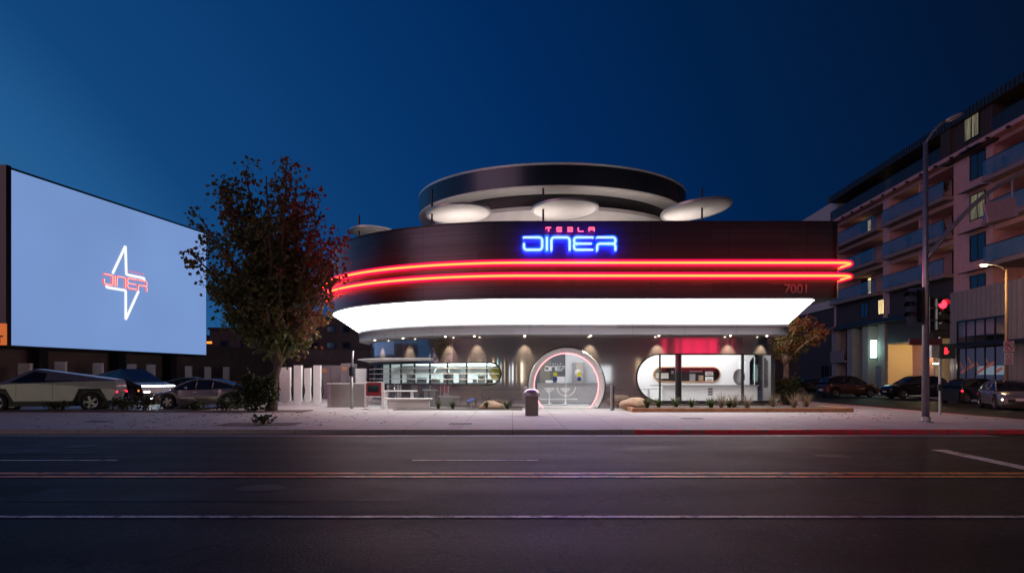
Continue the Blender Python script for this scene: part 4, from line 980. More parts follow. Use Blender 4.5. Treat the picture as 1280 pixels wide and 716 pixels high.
    b = MB(); b.box((-L/2+.0, 0, .55), (.06, .5, .12)); b.build('licence_plate', M['roadsign'], root, world=False); b = MB(); b.box((L/2+.02, 0, .5), (.03, .5, .11)); b.build('licence_plate', M['roadsign'], root, world=False)
    return root
def paintm(name, c, rough=.22, metal=.5):
    m = mat(name, c, rough, metal, var=.05); m.node_tree.nodes['Principled BSDF'].inputs['Coat Weight'].default_value = .6; return m
P_grey = paintm('grey_car_paint', (.16, .16, .165)); P_black = paintm('black_car_paint', (.012, .012, .014)); P_blue = paintm('navy_car_paint', (.02, .035, .06)); P_silver = paintm('silver_car_paint', (.30, .29, .30)); P_brown = paintm('brown_car_paint', (.14, .075, .06))
sed_top = [(-2.35, .72), (-2.25, .93), (-1.4, .98), (0, .93), (1.0, .92), (1.7, .84), (2.2, .70), (2.35, .52)]
sed_roof = [(-1.95, .97), (-1.2, 1.22), (-.5, 1.41), (.15, 1.43), (.6, 1.33), (1.35, .92)]
suv_top = [(-2.2, .75), (-2.15, 1.0), (-1.2, 1.05), (0, 1.02), (1.0, 1.02), (1.6, .97), (2.0, .85), (2.2, .6)]
suv_roof = [(-2.08, 1.05), (-1.85, 1.45), (-1.2, 1.62), (-.2, 1.66), (.35, 1.58), (1.15, 1.02)]
hat_top = [(-2.0, .75), (-1.95, .95), (-1.2, .98), (0, .95), (.9, .93), (1.5, .85), (1.9, .70), (2.0, .52)]
hat_roof = [(-1.92, .98), (-1.6, 1.3), (-1.0, 1.46), (-.2, 1.49), (.4, 1.40), (1.15, .94)]
# angular pickup
def pickup(lab, loc, rz, m, lit, bar):
    root = thing('angular_pickup', lab, 'pickup truck', loc, rz); L, W = 5.7, 2.0
    xf, xr, wr = 1.83, -1.80, .44
    def arch(x): return [(x+.66, .5), (x+.42, .98), (x-.36, .98), (x-.66, .5)]
    prof = [(2.85, .55), (2.72, 1.02), (.42, 1.92), (-2.75, 1.38), (-2.85, 1.0), (-2.6, .5)]
    side = [(2.85, .55), (2.74, .98), (1.75, 1.22), (.45, 1.27), (-2.76, 1.40), (-2.85, 1.0), (-2.62, .52)]+[(-2.46, .5)][:0]+arch(xr)[::-1]+[(xf-.66, .5)]+arch(xf)[::-1][1:]
    b = MB(); poly = side; k = len(poly)
    # faces leaning in towards the top: half width by height
    def hw(z): return .98 if z < 1.3 else .98-(z-1.3)*.42
    vs = [(x, hw(z), z) for x, z in poly]+[(x, -hw(z), z) for x, z in poly]
    fs = [tuple(range(k)), tuple(range(2*k-1, k-1, -1))]+[(i, i+k, (i+1) % k+k, (i+1) % k) for i in range(k)]
    b.add(vs, fs); bd = b.build('body', m, root, world=False)
    # cabin wedge: apex above the front seats, falling straight to the tail
    c = MB(); sec = [(1.92, 1.20, .9), (.42, 1.90, .66), (-2.72, 1.44, .80)]; lo = [(1.92, 1.17, .95), (.42, 1.27, .975), (-2.72, 1.39, .945)]
    for s_ in (1, -1):
        c.v += [(x, s_*y, z) for x, z, y in sec]+[(x, s_*y, z) for x, z, y in lo]
    c.f = [(0, 3, 4, 1), (1, 4, 5, 2), (6, 7, 10, 9), (7, 8, 11, 10), (2, 5, 11, 8)]
    c.f += [(1, 2, 8, 7)]
    c.build('cabin_shell', m, root, world=False)
    g = MB(); g.add([(1.92, .9, 1.203), (1.92, -.9, 1.203), (.44, -.66, 1.903), (.44, .66, 1.903)], [(0, 1, 2, 3)]); g.build('windscreen', M['darkglass'], root, world=False)
    for s_ in (1, -1):
        g = MB(); q = [(1.35, 1.30), (.42, 1.80), (-.98, 1.56), (-1.12, 1.38), (.45, 1.31)]
        def yy(x, z):
            top = interp([(-2.72, .80), (.42, .66), (1.92, .9)], x); bot = interp([(-2.72, .945), (.42, .975), (1.92, .95)], x)
            zt = interp([(-2.72, 1.44), (.42, 1.90), (1.92, 1.20)], x); zb = interp([(-2.72, 1.39), (.42, 1.27), (1.92, 1.17)], x)
            t = (z-zb)/max(.01, zt-zb); return bot+(top-bot)*t+.012
        g.add([(x, s_*yy(x, z), z) for x, z in q], [tuple(range(5))]); g.build('side_window', M['darkglass'], root, world=False)
        for xw in (xf, xr):
            a = MB(); o_ = [(xw+.70, .46), (xw+.46, 1.04), (xw-.40, 1.04), (xw-.70, .46)]; i_ = arch(xw); 
            a.v = [(x, s_*(.99), z) for x, z in o_]+[(x, s_*(.99), z) for x, z in i_]+[(x, s_*.93, z) for x, z in o_]+[(x, s_*.93, z) for x, z in i_]
            for j in range(3): a.f += [(j, j+1, j+5, j+4), (j, j+8, j+9, j+1), (j+4, j+5, j+13, j+12)]
            a.build('wheel_arch', M['black'], root, world=False); wheel(root, xw, s_*.86, wr, s_)
        d = MB(); d.box((-.33, s_*.982, .93), (.012, .006, .75)); d.box((1.05, s_*.982, .93), (.012, .006, .6)); d.build('door_seam', M['black'], root, world=False)
    b = MB(); b.box((0, 0, .42), (5.0, 1.7, .3)); b.box((0, 0, .38), (2.3, 1.96, .2)); b.box((2.78, 0, .48), (.2, 1.9, .22)); b.box((-2.72, 0, .5), (.25, 1.9, .2)); 
    for xw in (xf, xr): b.box((xw, 0, .7), (1.1, 1.7, .5))
    b.build('underbody', M['black'], root, world=False)
    b = MB(); b.box((2.76, 0, .975), (.05, 1.9, .06)); b.build('light_bar', M['head'] if bar else M['silver'], root, world=False)
    if bar:
        for s_ in (1, -1): b = MB(); b.box((2.82, s_*.72, .66), (.06, .3, .07)); b.build('headlight', M['head'], root, world=False)
        b = MB(); b.box((2.5, -.985, .72), (.1, .02, .1)); b.build('side_marker', M['orangelamp'], root, world=False)
    b = MB(); b.box((-2.81, 0, 1.16), (.05, 1.8, .05)); b.build('tail_bar', M['tail'] if lit else M['red'], root, world=False)
    b = MB(); b.box((-2.84, .9, .88), (.05, .08, .08)); b.box((-2.84, -.9, .88), (.05, .08, .08)); b.build('reflector', M['tail'] if not bar else M['red'], root, world=False)
    return root
STEEL = mat('brushed_steel_body', (.36, .34, .33), .34, .85, var=.05, scale=2); DARKST = mat('dark_wrap', (.06, .06, .065), .3, .7, var=.05)
Y = 31.9; pickup('silver angular steel pickup facing left at the left edge of the lot', (-20.6, 32.2, -.1), PI+.28, STEEL, False, False)
Y = 40.5; pickup('dark angular pickup facing right with a bright white light bar', (PX(160, Y), Y, -.015), -.52, DARKST, False, True)
Y = 34.0; car('parked_car', 'grey low saloon facing left, partly hidden by the shrub at the tree', 'car', (PX(196, Y)+2.4, Y, -.05), PI, 4.75, 1.85, P_grey, sed_top, sed_roof, lights=True)
Y = 46.0; car('parked_car', 'dark navy car parked behind the silver pickup at the left edge', 'car', (PX(15, Y), Y, -.015), PI, 4.7, 1.85, P_blue, suv_top, suv_roof, lights=False)
Y = 44.0; car('parked_car', 'dark blue car with a rounded roof between the two angular pickups', 'car', (PX(100, Y), Y, -.015), -.25, 4.7, 1.85, P_blue, suv_top, suv_roof, lights=False)
Y = 45.0; car('parked_car', 'low black car parked behind the grey saloon, only its roof showing', 'car', (PX(243, Y), Y, -.015), .2, 4.7, 1.85, P_black, sed_top, sed_roof, lights=False)
Y = 52; car('parked_car', 'small black sport utility car parked in front of the yellow-lit garage', 'car', (PX(1143, Y), Y, -.12), PI, 4.3, 1.85, P_black, suv_top, suv_roof, lights=False, tails=False)
Y = 43.5; car('parked_car', 'dark blue hatchback with a red tail lamp, half behind the turning grey car', 'car', (PX(1222, Y), Y, -.12), .25, 4.0, 1.75, P_blue, hat_top, hat_roof, lights=False, tails=True)
Y = 35.5; car('turning_car', 'grey saloon with warm headlamps lit turning out at the right edge', 'car', (24.4, Y, -.12), -1.927, 4.7, 1.82, P_silver, sed_top, sed_roof, lights=True, tails=False, head='headwarm')
Y = 56; car('passing_car', 'reddish brown car in the side street right of the autumn-leaved street tree', 'car', (PX(1060, Y), Y, -.12), 0.1, 4.4, 1.8, P_brown, suv_top, suv_roof, lights=False)
Y = 62; car('parked_car', 'dark parked car glimpsed under the autumn-leaved tree right of the diner', 'car', (PX(1018, Y), Y, -.12), 0.1, 4.4, 1.8, P_black, sed_top, sed_roof, lights=False, tails=True)

# ------------------------------------------------------------------ trees and plants
LEAF1 = leaf_mat('autumn_leaves', [(.05, .07, .02), (.08, .11, .03), (.15, .15, .04), (.20, .07, .04), (.15, .03, .04)])
LEAF2 = leaf_mat('orange_leaves', [(.05, .07, .018), (.14, .12, .025), (.22, .12, .025), (.24, .055, .02), (.16, .025, .02)])
LEAF3 = leaf_mat('green_leaves', [(.02, .035, .012), (.035, .06, .018), (.06, .085, .025), (.09, .07, .03)])
GRASS = leaf_mat('grass_blades', [(.05, .07, .02), (.10, .11, .04), (.20, .15, .09), (.24, .15, .12)])
def leaf(b, p, size, tone, droop=.3):
    a = random.uniform(0, 2*PI); e_ = random.uniform(-.9, .5)-droop; d = Vector((math.cos(a)*math.cos(e_), math.sin(a)*math.cos(e_), math.sin(e_)))
    s_ = d.cross(Vector((random.uniform(-1, 1), random.uniform(-1, 1), random.uniform(-.3, 1)))).normalized(); w_ = size*.36; u = d.cross(s_)*size*.12
    o = len(b.v); p = Vector(p)
    b.v += [tuple(p), tuple(p+d*size*.45+s_*w_+u), tuple(p+d*size), tuple(p+d*size*.45-s_*w_+u)]
    b.f += [(o, o+1, o+2), (o, o+2, o+3)]; b.tone += [tone, tone]
def tree(lab, base, trunk_h, tr, crown, nl, limbs, seed, leafm, barkm, lsize, tone_f, lean=(0, 0), nt=9, twl=(.5, 1.1), zlo=-.15):
    random.seed(seed); base = Vector(base); root = thing('autumn_tree', lab, 'tree', base)
    top = base+Vector((lean[0], lean[1], trunk_h))
    t = MB(); P = [base+(top-base)*(i/5)+Vector((.04*math.sin(i*2.1), .03*math.cos(i), 0)) for i in range(6)]
    t.tube([base+Vector((0, 0, -.1))]+P[1:], [tr*1.35]+[tr*(1-.06*i) for i in range(1, 6)], 9); t.build('trunk', barkm, root, smooth=True)
    br = MB(); lf = MB(); lf.tone = []; tips = []
    cc, cr_ = Vector(crown[0]), Vector(crown[1])
    for k in range(limbs):
        a = 2.39996*k+random.uniform(-.2, .2); u = random.uniform(.72, 1.02) if k % 4 else .35; zt = zlo+(.95-zlo)*(k+.5)/limbs
        rr = math.sqrt(max(.05, 1-zt*zt))*u*.9
        end = cc+Vector((cr_.x*rr*math.cos(a), cr_.y*rr*math.sin(a), cr_.z*zt))
        st = top+Vector((0, 0, -random.uniform(0, trunk_h*.25))); mid = st.lerp(end, .45)+Vector(((st.x-end.x)*.14, (st.y-end.y)*.14, (end.z-st.z)*.06))
        path = [(st*(1-q)**2+mid*2*q*(1-q)+end*q*q)+Vector((random.uniform(-.05, .05), random.uniform(-.05, .05), 0))*(1 if 0 < i < 8 else 0) for i, q in [(i, i/8) for i in range(9)]]
        br.tube(path, [tr*.62*(1-.8*i/8) for i in range(9)], 6)
        for j in range(nt):
            i0 = random.uniform(.3, 1)*8; i1 = min(7, int(i0)); p = path[i1].lerp(path[i1+1], i0-i1)
            d = Vector((random.gauss(0, 1), random.gauss(0, 1), random.uniform(-.35, 1.0))).normalized(); ln = random.uniform(*twl)
            q = p+d*ln+Vector((0, 0, .1*ln)); m_ = p.lerp(q, .5)+Vector((0, 0, -.05))
            br.tube([p, m_, q], [tr*.11, tr*.07, tr*.035], 4, cap=False); tips.append((p, m_, q))
    br.build('limb', barkm, root, smooth=True)
    for i in range(nl):
        p, m_, q = random.choice(tips); s_ = random.random(); c = (p.lerp(m_, s_*2) if s_ < .5 else m_.lerp(q, s_*2-1)); sg = .09*lsize/.1
        c = c+Vector((random.gauss(0, sg), random.gauss(0, sg), random.gauss(0, sg)-.03))
        e_ = Vector(((c.x-cc.x)/cr_.x, (c.y-cc.y)/cr_.y, (c.z-cc.z)/cr_.z))
        if e_.length > 1.04: continue
        leaf(lf, c, lsize*random.uniform(.7, 1.25), tone_f(c))
    lf.build('crown', leafm, root, fix=False)
    return root
TY = 30.2; tb_ = (PX(339, TY), TY, .03)
def tone1(c):
    n_ = noise.noise(c*.9)*.28; return min(1, max(0, .40+n_+.42*max(0, (c.x+10.)/3.4)+.12*(c.z-5)/5+random.uniform(-.16, .16)))
random.seed(3)
tree('tall autumn tree with dark red and green leaves in the verge left of the diner', tb_, 2.2, .2, ((PX(338, TY), TY, 6.0), (3.75, 3.0, 4.5)), 14500, 40, 5, LEAF1, M['bark'], .225, tone1, (.25, .1), 14, (.55, 1.2), -.52)
Y = 37.2; tree('small street tree with orange and yellow leaves at the right corner of the diner', (PX(984, Y), Y, .0), 2.5, .17, ((PX(1003, Y), Y, 3.55), (2.0, 1.7, 1.5)), 2300, 10, 9, LEAF2, M['bark2'], .17, lambda c: min(1, max(0, .28+.5*noise.noise(c*1.4)+random.uniform(-.25, .25))), (-.1, 0), 8, (.35, .8))
def shrub(lab, c, r_, n, m, ls, name='shrub', tone=lambda c: random.random(), stems=9, cat='shrub', group=None):
    root = thing(name, lab, cat, (c[0], c[1], c[2]), 0, group); b = MB(); b.tone = []; s_ = MB(); tips = []
    for k in range(stems):
        a = random.uniform(0, 2*PI); u = random.uniform(.2, .85); e_ = Vector((c[0]+r_[0]*u*math.cos(a), c[1]+r_[1]*u*math.sin(a), c[2]+r_[2]*random.uniform(.6, 1.)))
        m_ = Vector(c).lerp(e_, .5)+Vector((0, 0, .1*r_[2])); s_.tube([Vector(c), m_, e_], [.018, .012, .005], 4); tips.append((m_, e_))
    s_.build('stem', M['bark'], root)
    for i in range(n):
        if random.random() < .5:
            m_, e_ = random.choice(tips); p = m_.lerp(e_, random.random())+Vector((random.gauss(0, .1*r_[0]), random.gauss(0, .1*r_[1]), random.gauss(0, .08*r_[2])))
        else:
            d = Vector((random.gauss(0, 1), random.gauss(0, 1), random.gauss(0, 1))).normalized()*random.random()**.4; p = Vector((c[0]+d.x*r_[0], c[1]+d.y*r_[1], c[2]+r_[2]*(.5+.5*d.z)))
        leaf(b, p, ls*random.uniform(.7, 1.3), tone(p), .0)
    b.build('foliage', m, root, fix=False); return root
random.seed(21)
shrub('dense knee-high green shrub at the foot of the tall autumn tree', (PX(319, 29.95), 29.95, .03), (1.05, .5, 1.5), 3000, LEAF3, .14)
shrub('low ground-hugging plant with bluish leaves in the square tree pit', (PX(330, 22.0), 21.95, .0), (.40, .3, .34), 260, LEAF3, .08, 'low_plant', cat='plant')
shrub('bushy green shrub below the small orange-leaved tree beside the diner', (PX(985, 35.5), 35.5, .0), (.75, .6, 1.5), 1200, LEAF3, .14)
for i, (x, lab) in enumerate(((70, 'small dark plant in the verge below the silver pickup'), (150, 'small dark plant in the verge between the two pickups'), (182, 'tufty dark plant in the verge left of the grey saloon'), (240, 'spreading dark plant in the verge below the grey saloon door'), (283, 'dark plant in the verge just left of the tree shrub'))):
    shrub(lab, (PX(x, 30.4), 30.4+.2*(i % 2), .02), (.55, .35, .45+.1*(i % 3)), 260, LEAF3, .12, 'verge_plant', cat='plant', group='plants in the verge along the lot')
def tuft(name, lab, c, r_, h_, n, m, wdt=.02, arch=.6, lo=.3, hi=1., group='plants in the bed under the right-hand window', cat='plant'):
    root = thing(name, lab, cat, c, 0, group); b = MB(); b.tone = []
    for k in range(n):
        a = random.uniform(0, 2*PI); l_ = h_*random.uniform(.6, 1.1); d = Vector((math.cos(a), math.sin(a), 0)); s_ = Vector((-d.y, d.x, 0))*wdt; p0 = Vector(c)+d*r_*.15*random.random(); tn = random.uniform(lo, hi); sp_ = random.uniform(.3, 1)*arch
        pts = [p0+d*r_*sp_*q**1.6+Vector((0, 0, l_*(q-.28*sp_*q*q))) for q in (0, .35, .7, 1)]
        o = len(b.v)
        for q, p in enumerate(pts): w_ = (1, 1, .7, .08)[q]; b.v += [tuple(p-s_*w_), tuple(p+s_*w_)]
        for q in range(3): b.f.append((o+2*q, o+2*q+1, o+2*q+3, o+2*q+2)); b.tone.append(tn)
    b.build('blades', m, root, fix=False); return root
random.seed(31)
agl = ['spiky agave at the left end of the planted bed right of the sandstone boulder', 'spiky agave in the planted bed below the thin left mullion', 'spiky agave in the planted bed in front of the dark column', 'spiky agave in the planted bed just right of the dark column', 'spiky agave in the planted bed below the red grille of the counter', 'spiky agave in the planted bed left of the right-hand mullion']
for (x, z), lab in zip(((806, .5), (824, .45), (848, .55), (866, .42), (888, .5), (912, .45)), agl):
    tuft('agave', lab, (PX(x, 31.), 31.+random.uniform(-.5, .6), .135), .42, z, 26, LEAF3, .045, .8, .3, 1.)
for x, y, lab in ((902, 30.6, 'wispy pale grass tuft below the white counter front'), (918, 31.2, 'wispy pinkish grass tuft left of the right-hand mullion foot'), (934, 30.4, 'wispy pale grass tuft right of the right-hand mullion foot'), (966, 31.6, 'tall wispy pinkish grass tuft at the right corner of the window'), (992, 30.8, 'large pale feathery grass tuft at the right end of the planted bed'), (1008, 31.4, 'airy grass tuft outermost at the right end of the planted bed')):
    tuft('grass_tuft', lab, (PX(x, y), y, .135), .6, .75, 90, GRASS, .008, .9, .5, 1.)
for x, lab in ((548, 'small spiky plant in the narrow bed under the left-hand window, near the bench'), (566, 'yellowish plant in the narrow bed left of the tilted panel'), (608, 'low plant in the narrow bed right of the tilted panel'), (634, 'small dark plant in the narrow bed nearest the round entrance')):
    tuft('bed_plant', lab, (PX(x, 32.1), 32.1, .02), .35, .42, 30, LEAF3, .03, .8, .2, 1., 'plants in the narrow bed left of the entrance')
# boulder
b = MB(); b.sphere((0, 0, 0), 1, 18)
X, Y = PX(793, 31.2), 31.2
b.v = [tuple(Vector((v[0]*.62, v[1]*.45, max(-.1, v[2]*.36)))*(1+.25*noise.noise(Vector(v)*1.7)+.06*noise.noise(Vector(v)*5))+Vector((X, Y, .2))) for v in b.v]
tag(b.build('boulder', M['stone'], smooth=True), 'rounded sandstone boulder at the left end of the planted bed', 'boulder')
X, Y = PX(614, 32.3), 32.3; b = MB(); b.sphere((0, 0, 0), 1, 18); b.v = [tuple(Vector((v[0]*.55, v[1]*.3, max(-.05, v[2]*.3)))*(1+.3*noise.noise(Vector(v)*1.5+Vector((4, 0, 0))))+Vector((X, Y, .06))) for v in b.v]
tag(b.build('boulder', M['stone'], smooth=True), 'flat sandstone boulder in the narrow bed left of the entrance', 'boulder')
# tilted panel
X, Y = PX(588.5, 31.9), 31.9
pn = thing('tilted_panel', 'small dark tilted panel on a short post in the bed left of the entrance', 'sign', (X, Y, .02))
b = MB(); b.tube([(X, Y, .02), (X, Y, .38)], .03, 8); b.build('post', M['silver'], pn); b = MB(); b.box((X, Y, .42), (.32, .24, .03), rx=.5, ry=-.35); b.build('panel', M['navy'], pn)
# low steel wall, post, red box stand and white bench at the left end of the diner
X0, X1, Y = PX(408, 34.5), PX(459, 34.5), 34.5
lw = thing('steel_wall_low', 'low brushed steel wall with rounded ends left of the diner', 'low wall', ((X0+X1)/2, Y, 0)); lw.name = 'low_wall'
rr = .2; pl = [(X0+rr-rr*math.sin(a), Y+rr-rr*math.cos(a)) for a in [PI-PI*i/8 for i in range(9)]]+[(X1-rr+rr*math.sin(a), Y+rr-rr*math.cos(a)) for a in [PI*i/8 for i in range(9)]]
b = MB(); b.prism(pl, .0, 1.10, 'Z'); b.build('body', mat('brushed_wall', (.42, .38, .38), .32, .9, var=.08), lw, smooth=True, angle=.5); b = MB(); b.bx(X0+.02, X1-.02, Y+.01, Y+2*rr-.01, 1.102, 1.15); b.build('coping', M['offwhite'], lw)
X, Y = PX(439.5, 33.2), 33.2
ps = thing('timber_post', 'grey upright post standing in front of the low steel wall', 'post', (X, Y, 0)); b = MB(); b.tube([(X, Y, 0), (X, Y, 1.75)], .07, 10); b.build('shaft', M['silver'], ps, smooth=True); b = MB(); b.tube([(X+.01, Y, 1.75), (X+.06, Y, 2.65)], .055, 10); b.build('upper_shaft', M['silver'], ps, smooth=True); b = MB(); b.lathe([(.001, 1.5), (.11, 1.5), (.13, 1.65), (.11, 1.9), (.001, 1.9)], 12, (X, Y, 0)); b.build('collar', M['dark'], ps)
X, Y = PX(468, 32.2), 32.2
nr_ = thing('red_box_stand', 'box in the red of car lights on a white tubular frame at the left end of the diner', 'news rack', (X, Y, 0))
b = MB(); b.bx(X-.33, X+.33, Y-.2, Y+.2, .62, 1.18); rb = b.build('red_box', mat('car_light_red', (.30, .02, .035), .4, var=.1), nr_); b = MB(); b.bx(X-.24, X+.24, Y-.215, Y-.203, .78, 1.08); b.build('pane', M['darkglass'], rb)  # invented box, its red stands in for reflected car lights
b = MB(); b.tube([(X-.38, Y-.2, 0), (X-.38, Y-.2, 1.22), (X+.38, Y-.2, 1.22), (X+.38, Y-.2, .5)], .03, 6); b.tube([(X-.38, Y-.2, .56), (X+.38, Y-.2, .56)], .03, 6); b.tube([(X-.38, Y+.2, 0), (X-.38, Y+.2, 1.22)], .03, 6); b.tube([(X+.38, Y+.2, 0), (X+.38, Y+.2, 1.22)], .03, 6); b.tube([(X+.38, Y-.2, 0), (X+.38, Y-.2, .5)], .03, 6); b.build('frame', M['white'], nr_)
b = MB(); b.box((X-.38, Y, .02), (.3, .5, .04)); b.build('foot', M['white'], nr_)
be = thing('bench', 'low white concrete bench in front of the left-hand window', 'bench', (PX(505, 32.8), 32.8, 0))
b = MB(); b.bx(PX(486, 32.8), PX(537, 32.8), 32.6, 33.0, 0.0, .42); b.build('plinth', M['offwhite'], be); b = MB(); b.bx(PX(480, 32.8), PX(540, 32.8), 32.55, 33.05, .42, .48); b.build('seat', M['white'], be)
ta = thing('counter_ledge', 'white slab ledge on two legs under the left-hand window', 'table', (PX(497, 33.9), 34.1, 0))
b = MB(); b.bx(PX(476, 34), PX(521, 34), 33.8, 34.3, .76, .81); b.build('top', M['white'], ta)
for x in (482, 515): b = MB(); b.bx(PX(x, 34)-.06, PX(x, 34)+.06, 33.9, 34.2, .0, .76); b.build('leg', M['white'], ta)
# utility cabinets behind the chargers
for x0, x1, yt, Y, lab in ((401, 425, 456.5, 47, 'wide grey utility cabinet behind the chargers, left of the taller one'), (426, 442, 454, 45, 'taller grey utility cabinet just left of the upright post')):
    r_ = thing('utility_cabinet', lab, 'cabinet', (PX((x0+x1)/2, Y), Y, -.002)); b = MB(); b.bx(PX(x0, Y), PX(x1, Y), Y, Y+1, 0, PZ(yt, Y)); b.build('body', mat('grey_purple_paint', (.20, .18, .20), .5, .2, var=.06), r_)
    b = MB(); xm = (PX(x0, Y)+PX(x1, Y))/2; b.bx(xm-.01, xm+.01, Y-.01, Y-.002, .1, PZ(yt, Y)-.1); b.bx(xm+.06, xm+.1, Y-.04, Y-.002, 1., 1.2); b.build('door_seam', M['black'], r_)
    b = MB(); b.bx(PX(x0, Y)+.1, PX(x0, Y)+.4, Y-.012, Y-.002, PZ(yt, Y)-.45, PZ(yt, Y)-.2); b.build('warning_label', M['wood'], r_)
# ------------------------------------------------------------------ signal pole with street light and mast arm
X, Y = PX(1157, 23.0), 23.0
pole = thing('signal_pole', 'tall galvanised corner pole carrying a street light and a curved mast arm', 'signal pole', (X, Y, 0))
b = MB(); b.tube([(X, Y, 0), (X, Y, PZ(178, Y))], [.115, .07], 14); b.build('shaft', M['silver'], pole, smooth=True)
b = MB(); b.lathe([(.22, 0.0), (.22, .04), (.15, .06), (.14, .2), (.001, .2)], 16, (X, Y, 0)); b.build('base', M['silver'], pole)
b = MB(); pth = [(PX(a, Y), Y, PZ(c, Y)) for a, c in ((1156, 183), (1159, 176), (1166, 165), (1175, 156), (1184, 150))]; b.tube(pth, .045, 8); b.build('lamp_arm', M['silver'], pole, smooth=True)
b = MB(); c = Vector((PX(1192, Y), Y, PZ(147, Y))); b.sphere((0, 0, 0), 1, 14, (.33, .16, .075)); b.v = [tuple(c+Matrix.Rotation(R(-24), 3, 'Y') @ Vector(v)) for v in b.v]; b.build('lamp_head', M['lightgrey'], pole, smooth=True)
b = MB(); q = [(1157, 326), (1164, 316), (1180, 295), (1200, 273), (1217, 256), (1235, 241), (1255, 228), (1280, 215), (1320, 198), (1370, 182)]; q = [(PX(a, Y), Y, PZ(c, Y)) for a, c in q]; b.tube(q, [.085-.004*i for i in range(len(q))], 10); arm = b.build('mast_arm', M['silver'], pole, smooth=True)
sn = thing('hanging_street_sign', 'blank purplish sign panel hung by two brackets from the mast arm', 'sign', (PX(1251, Y), Y, 0)); sn.location.z = PZ(262, Y)
b = MB(); b.box((PX(1251.5, Y), Y, PZ(262, Y)), (1.0, .04, .62), ry=R(-13)); b.build('panel', M['purple'], sn)
for a, c0, c1 in ((1235, 240, 256), (1265.5, 222, 249)): b = MB(); b.tube([(PX(a, Y), Y, PZ(c0, Y)), (PX(a, Y), Y, PZ(c1, Y))], .03, 6); b.build('bracket', M['silver'], sn)
def sig(lab, c, rz, lit, h=.98):
    root = thing('traffic_signal', lab, 'traffic light', c, rz, 'traffic signals on the corner pole')
    b = MB(); b.bx(-.17, .17, -.12, .12, -h/2, h/2); b.build('housing', M['black'], root, world=False)
    b = MB(); b.bx(-.27, .27, .125, .14, -h/2-.1, h/2+.1); b.build('back_plate', M['dark'], root, world=False)
    for i, z in enumerate((h*.32, 0, -h*.32)):
        b = MB(); b.lathe([(.001, -.135), (.12, -.135), (.135, -.122)], 18, (0, 0, z), 'Y'); b.build('lens', M['redlamp'] if (lit and i == 0) else M['black'], root, world=False)
        b = MB(); b.lathe([(.15, -.12), (.15, -.30), (.143, -.30), (.143, -.12)], 16, (0, 0, z), 'Y', 0, PI); b.build('visor', M['black'], root, world=False)
    b = MB(); b.tube([(0, .1, h/2-.1), (0, .22, h/2-.1)], .03, 6); b.tube([(0, .1, -h/2+.1), (0, .22, -h/2+.1)], .03, 6); b.build('bracket', M['silver'], root, world=False)
    return root
sig('traffic signal glowing red just right of the corner pole', (PX(1174.5, Y), Y-.05, PZ(393, Y)), 0, True)
sg = sig('traffic signal left of the corner pole, seen from its side', (PX(1141, Y), Y-.05, PZ(383, Y)), R(-62), False, 1.0)
b = MB()
for z in (PZ(385, Y), PZ(400, Y)): b.tube([(PX(1146, Y), Y, z), (PX(1172, Y), Y, z)], .025, 6)
b.build('signal_bracket', M['silver'], pole)
# second, short pole with pedestrian signal
Y = 27.5; X = PX(1175, Y)
pp_ = thing('pedestrian_pole', 'short grey pole with a push button, behind the tall corner pole', 'pole', (X, Y, -.0)); b = MB(); b.tube([(X, Y, 0), (X, Y, PZ(447, Y)), (X, Y, PZ(421, Y))], .05, 10); b.build('shaft', M['silver'], pp_); b = MB(); b.box((X-.06, Y-.07, 1.05), (.12, .08, .25)); b.build('push_button', M['dark'], pp_)
ws = thing('walk_signal', 'black pedestrian signal box showing a red hand', 'pedestrian signal', (PX(1181, Y), Y-.12, PZ(439, Y)))
b = MB(); b.box((PX(1181, Y), Y-.12, PZ(439, Y)), (.55, .2, .56)); b.build('housing', M['black'], ws)
b = MB(); hx, hz = PX(1178, Y), PZ(440.5, Y); b.box((hx, Y-.225, hz), (.13, .01, .14))
for i, l_ in enumerate((.1, .13, .12, .09)): b.box((hx-.05+i*.033, Y-.225, hz+.07+l_/2), (.025, .01, l_))
b.box((hx+.09, Y-.225, hz+.01), (.1, .01, .03), ry=-.7); b.build('hand_symbol', M['handlamp'], ws)
ls = thing('control_box', 'small grey box on the short pole beside the red hand signal', 'box', (PX(1165, Y), Y-.1, PZ(438, Y))); b = MB(); b.box((PX(1165, Y), Y-.1, PZ(438, Y)), (.28, .25, .55)); b.build('housing', M['silver'], ls); b = MB(); b.box((PX(1165, Y), Y-.1, PZ(438, Y)+.29), (.34, .3, .03)); b.build('lid', M['dark'], ls)
st = thing('street_name_sign', 'dark reddish street name plate level with the pedestrian signal', 'street sign', (PX(1157, 25), 25, PZ(427, 25))); b = MB(); b.box((PX(1157, 25), 25, PZ(427, 25)), (1.15, .03, .24)); b.build('plate', mat('dark_red_plate', (.16, .03, .05), .5, var=.1), st); b = MB(); b.tube([(PX(1157, 23), 23.1, PZ(427, 23)), (PX(1157, 25), 24.98, PZ(427, 25))], .025, 6); b.build('bracket', M['silver'], st)
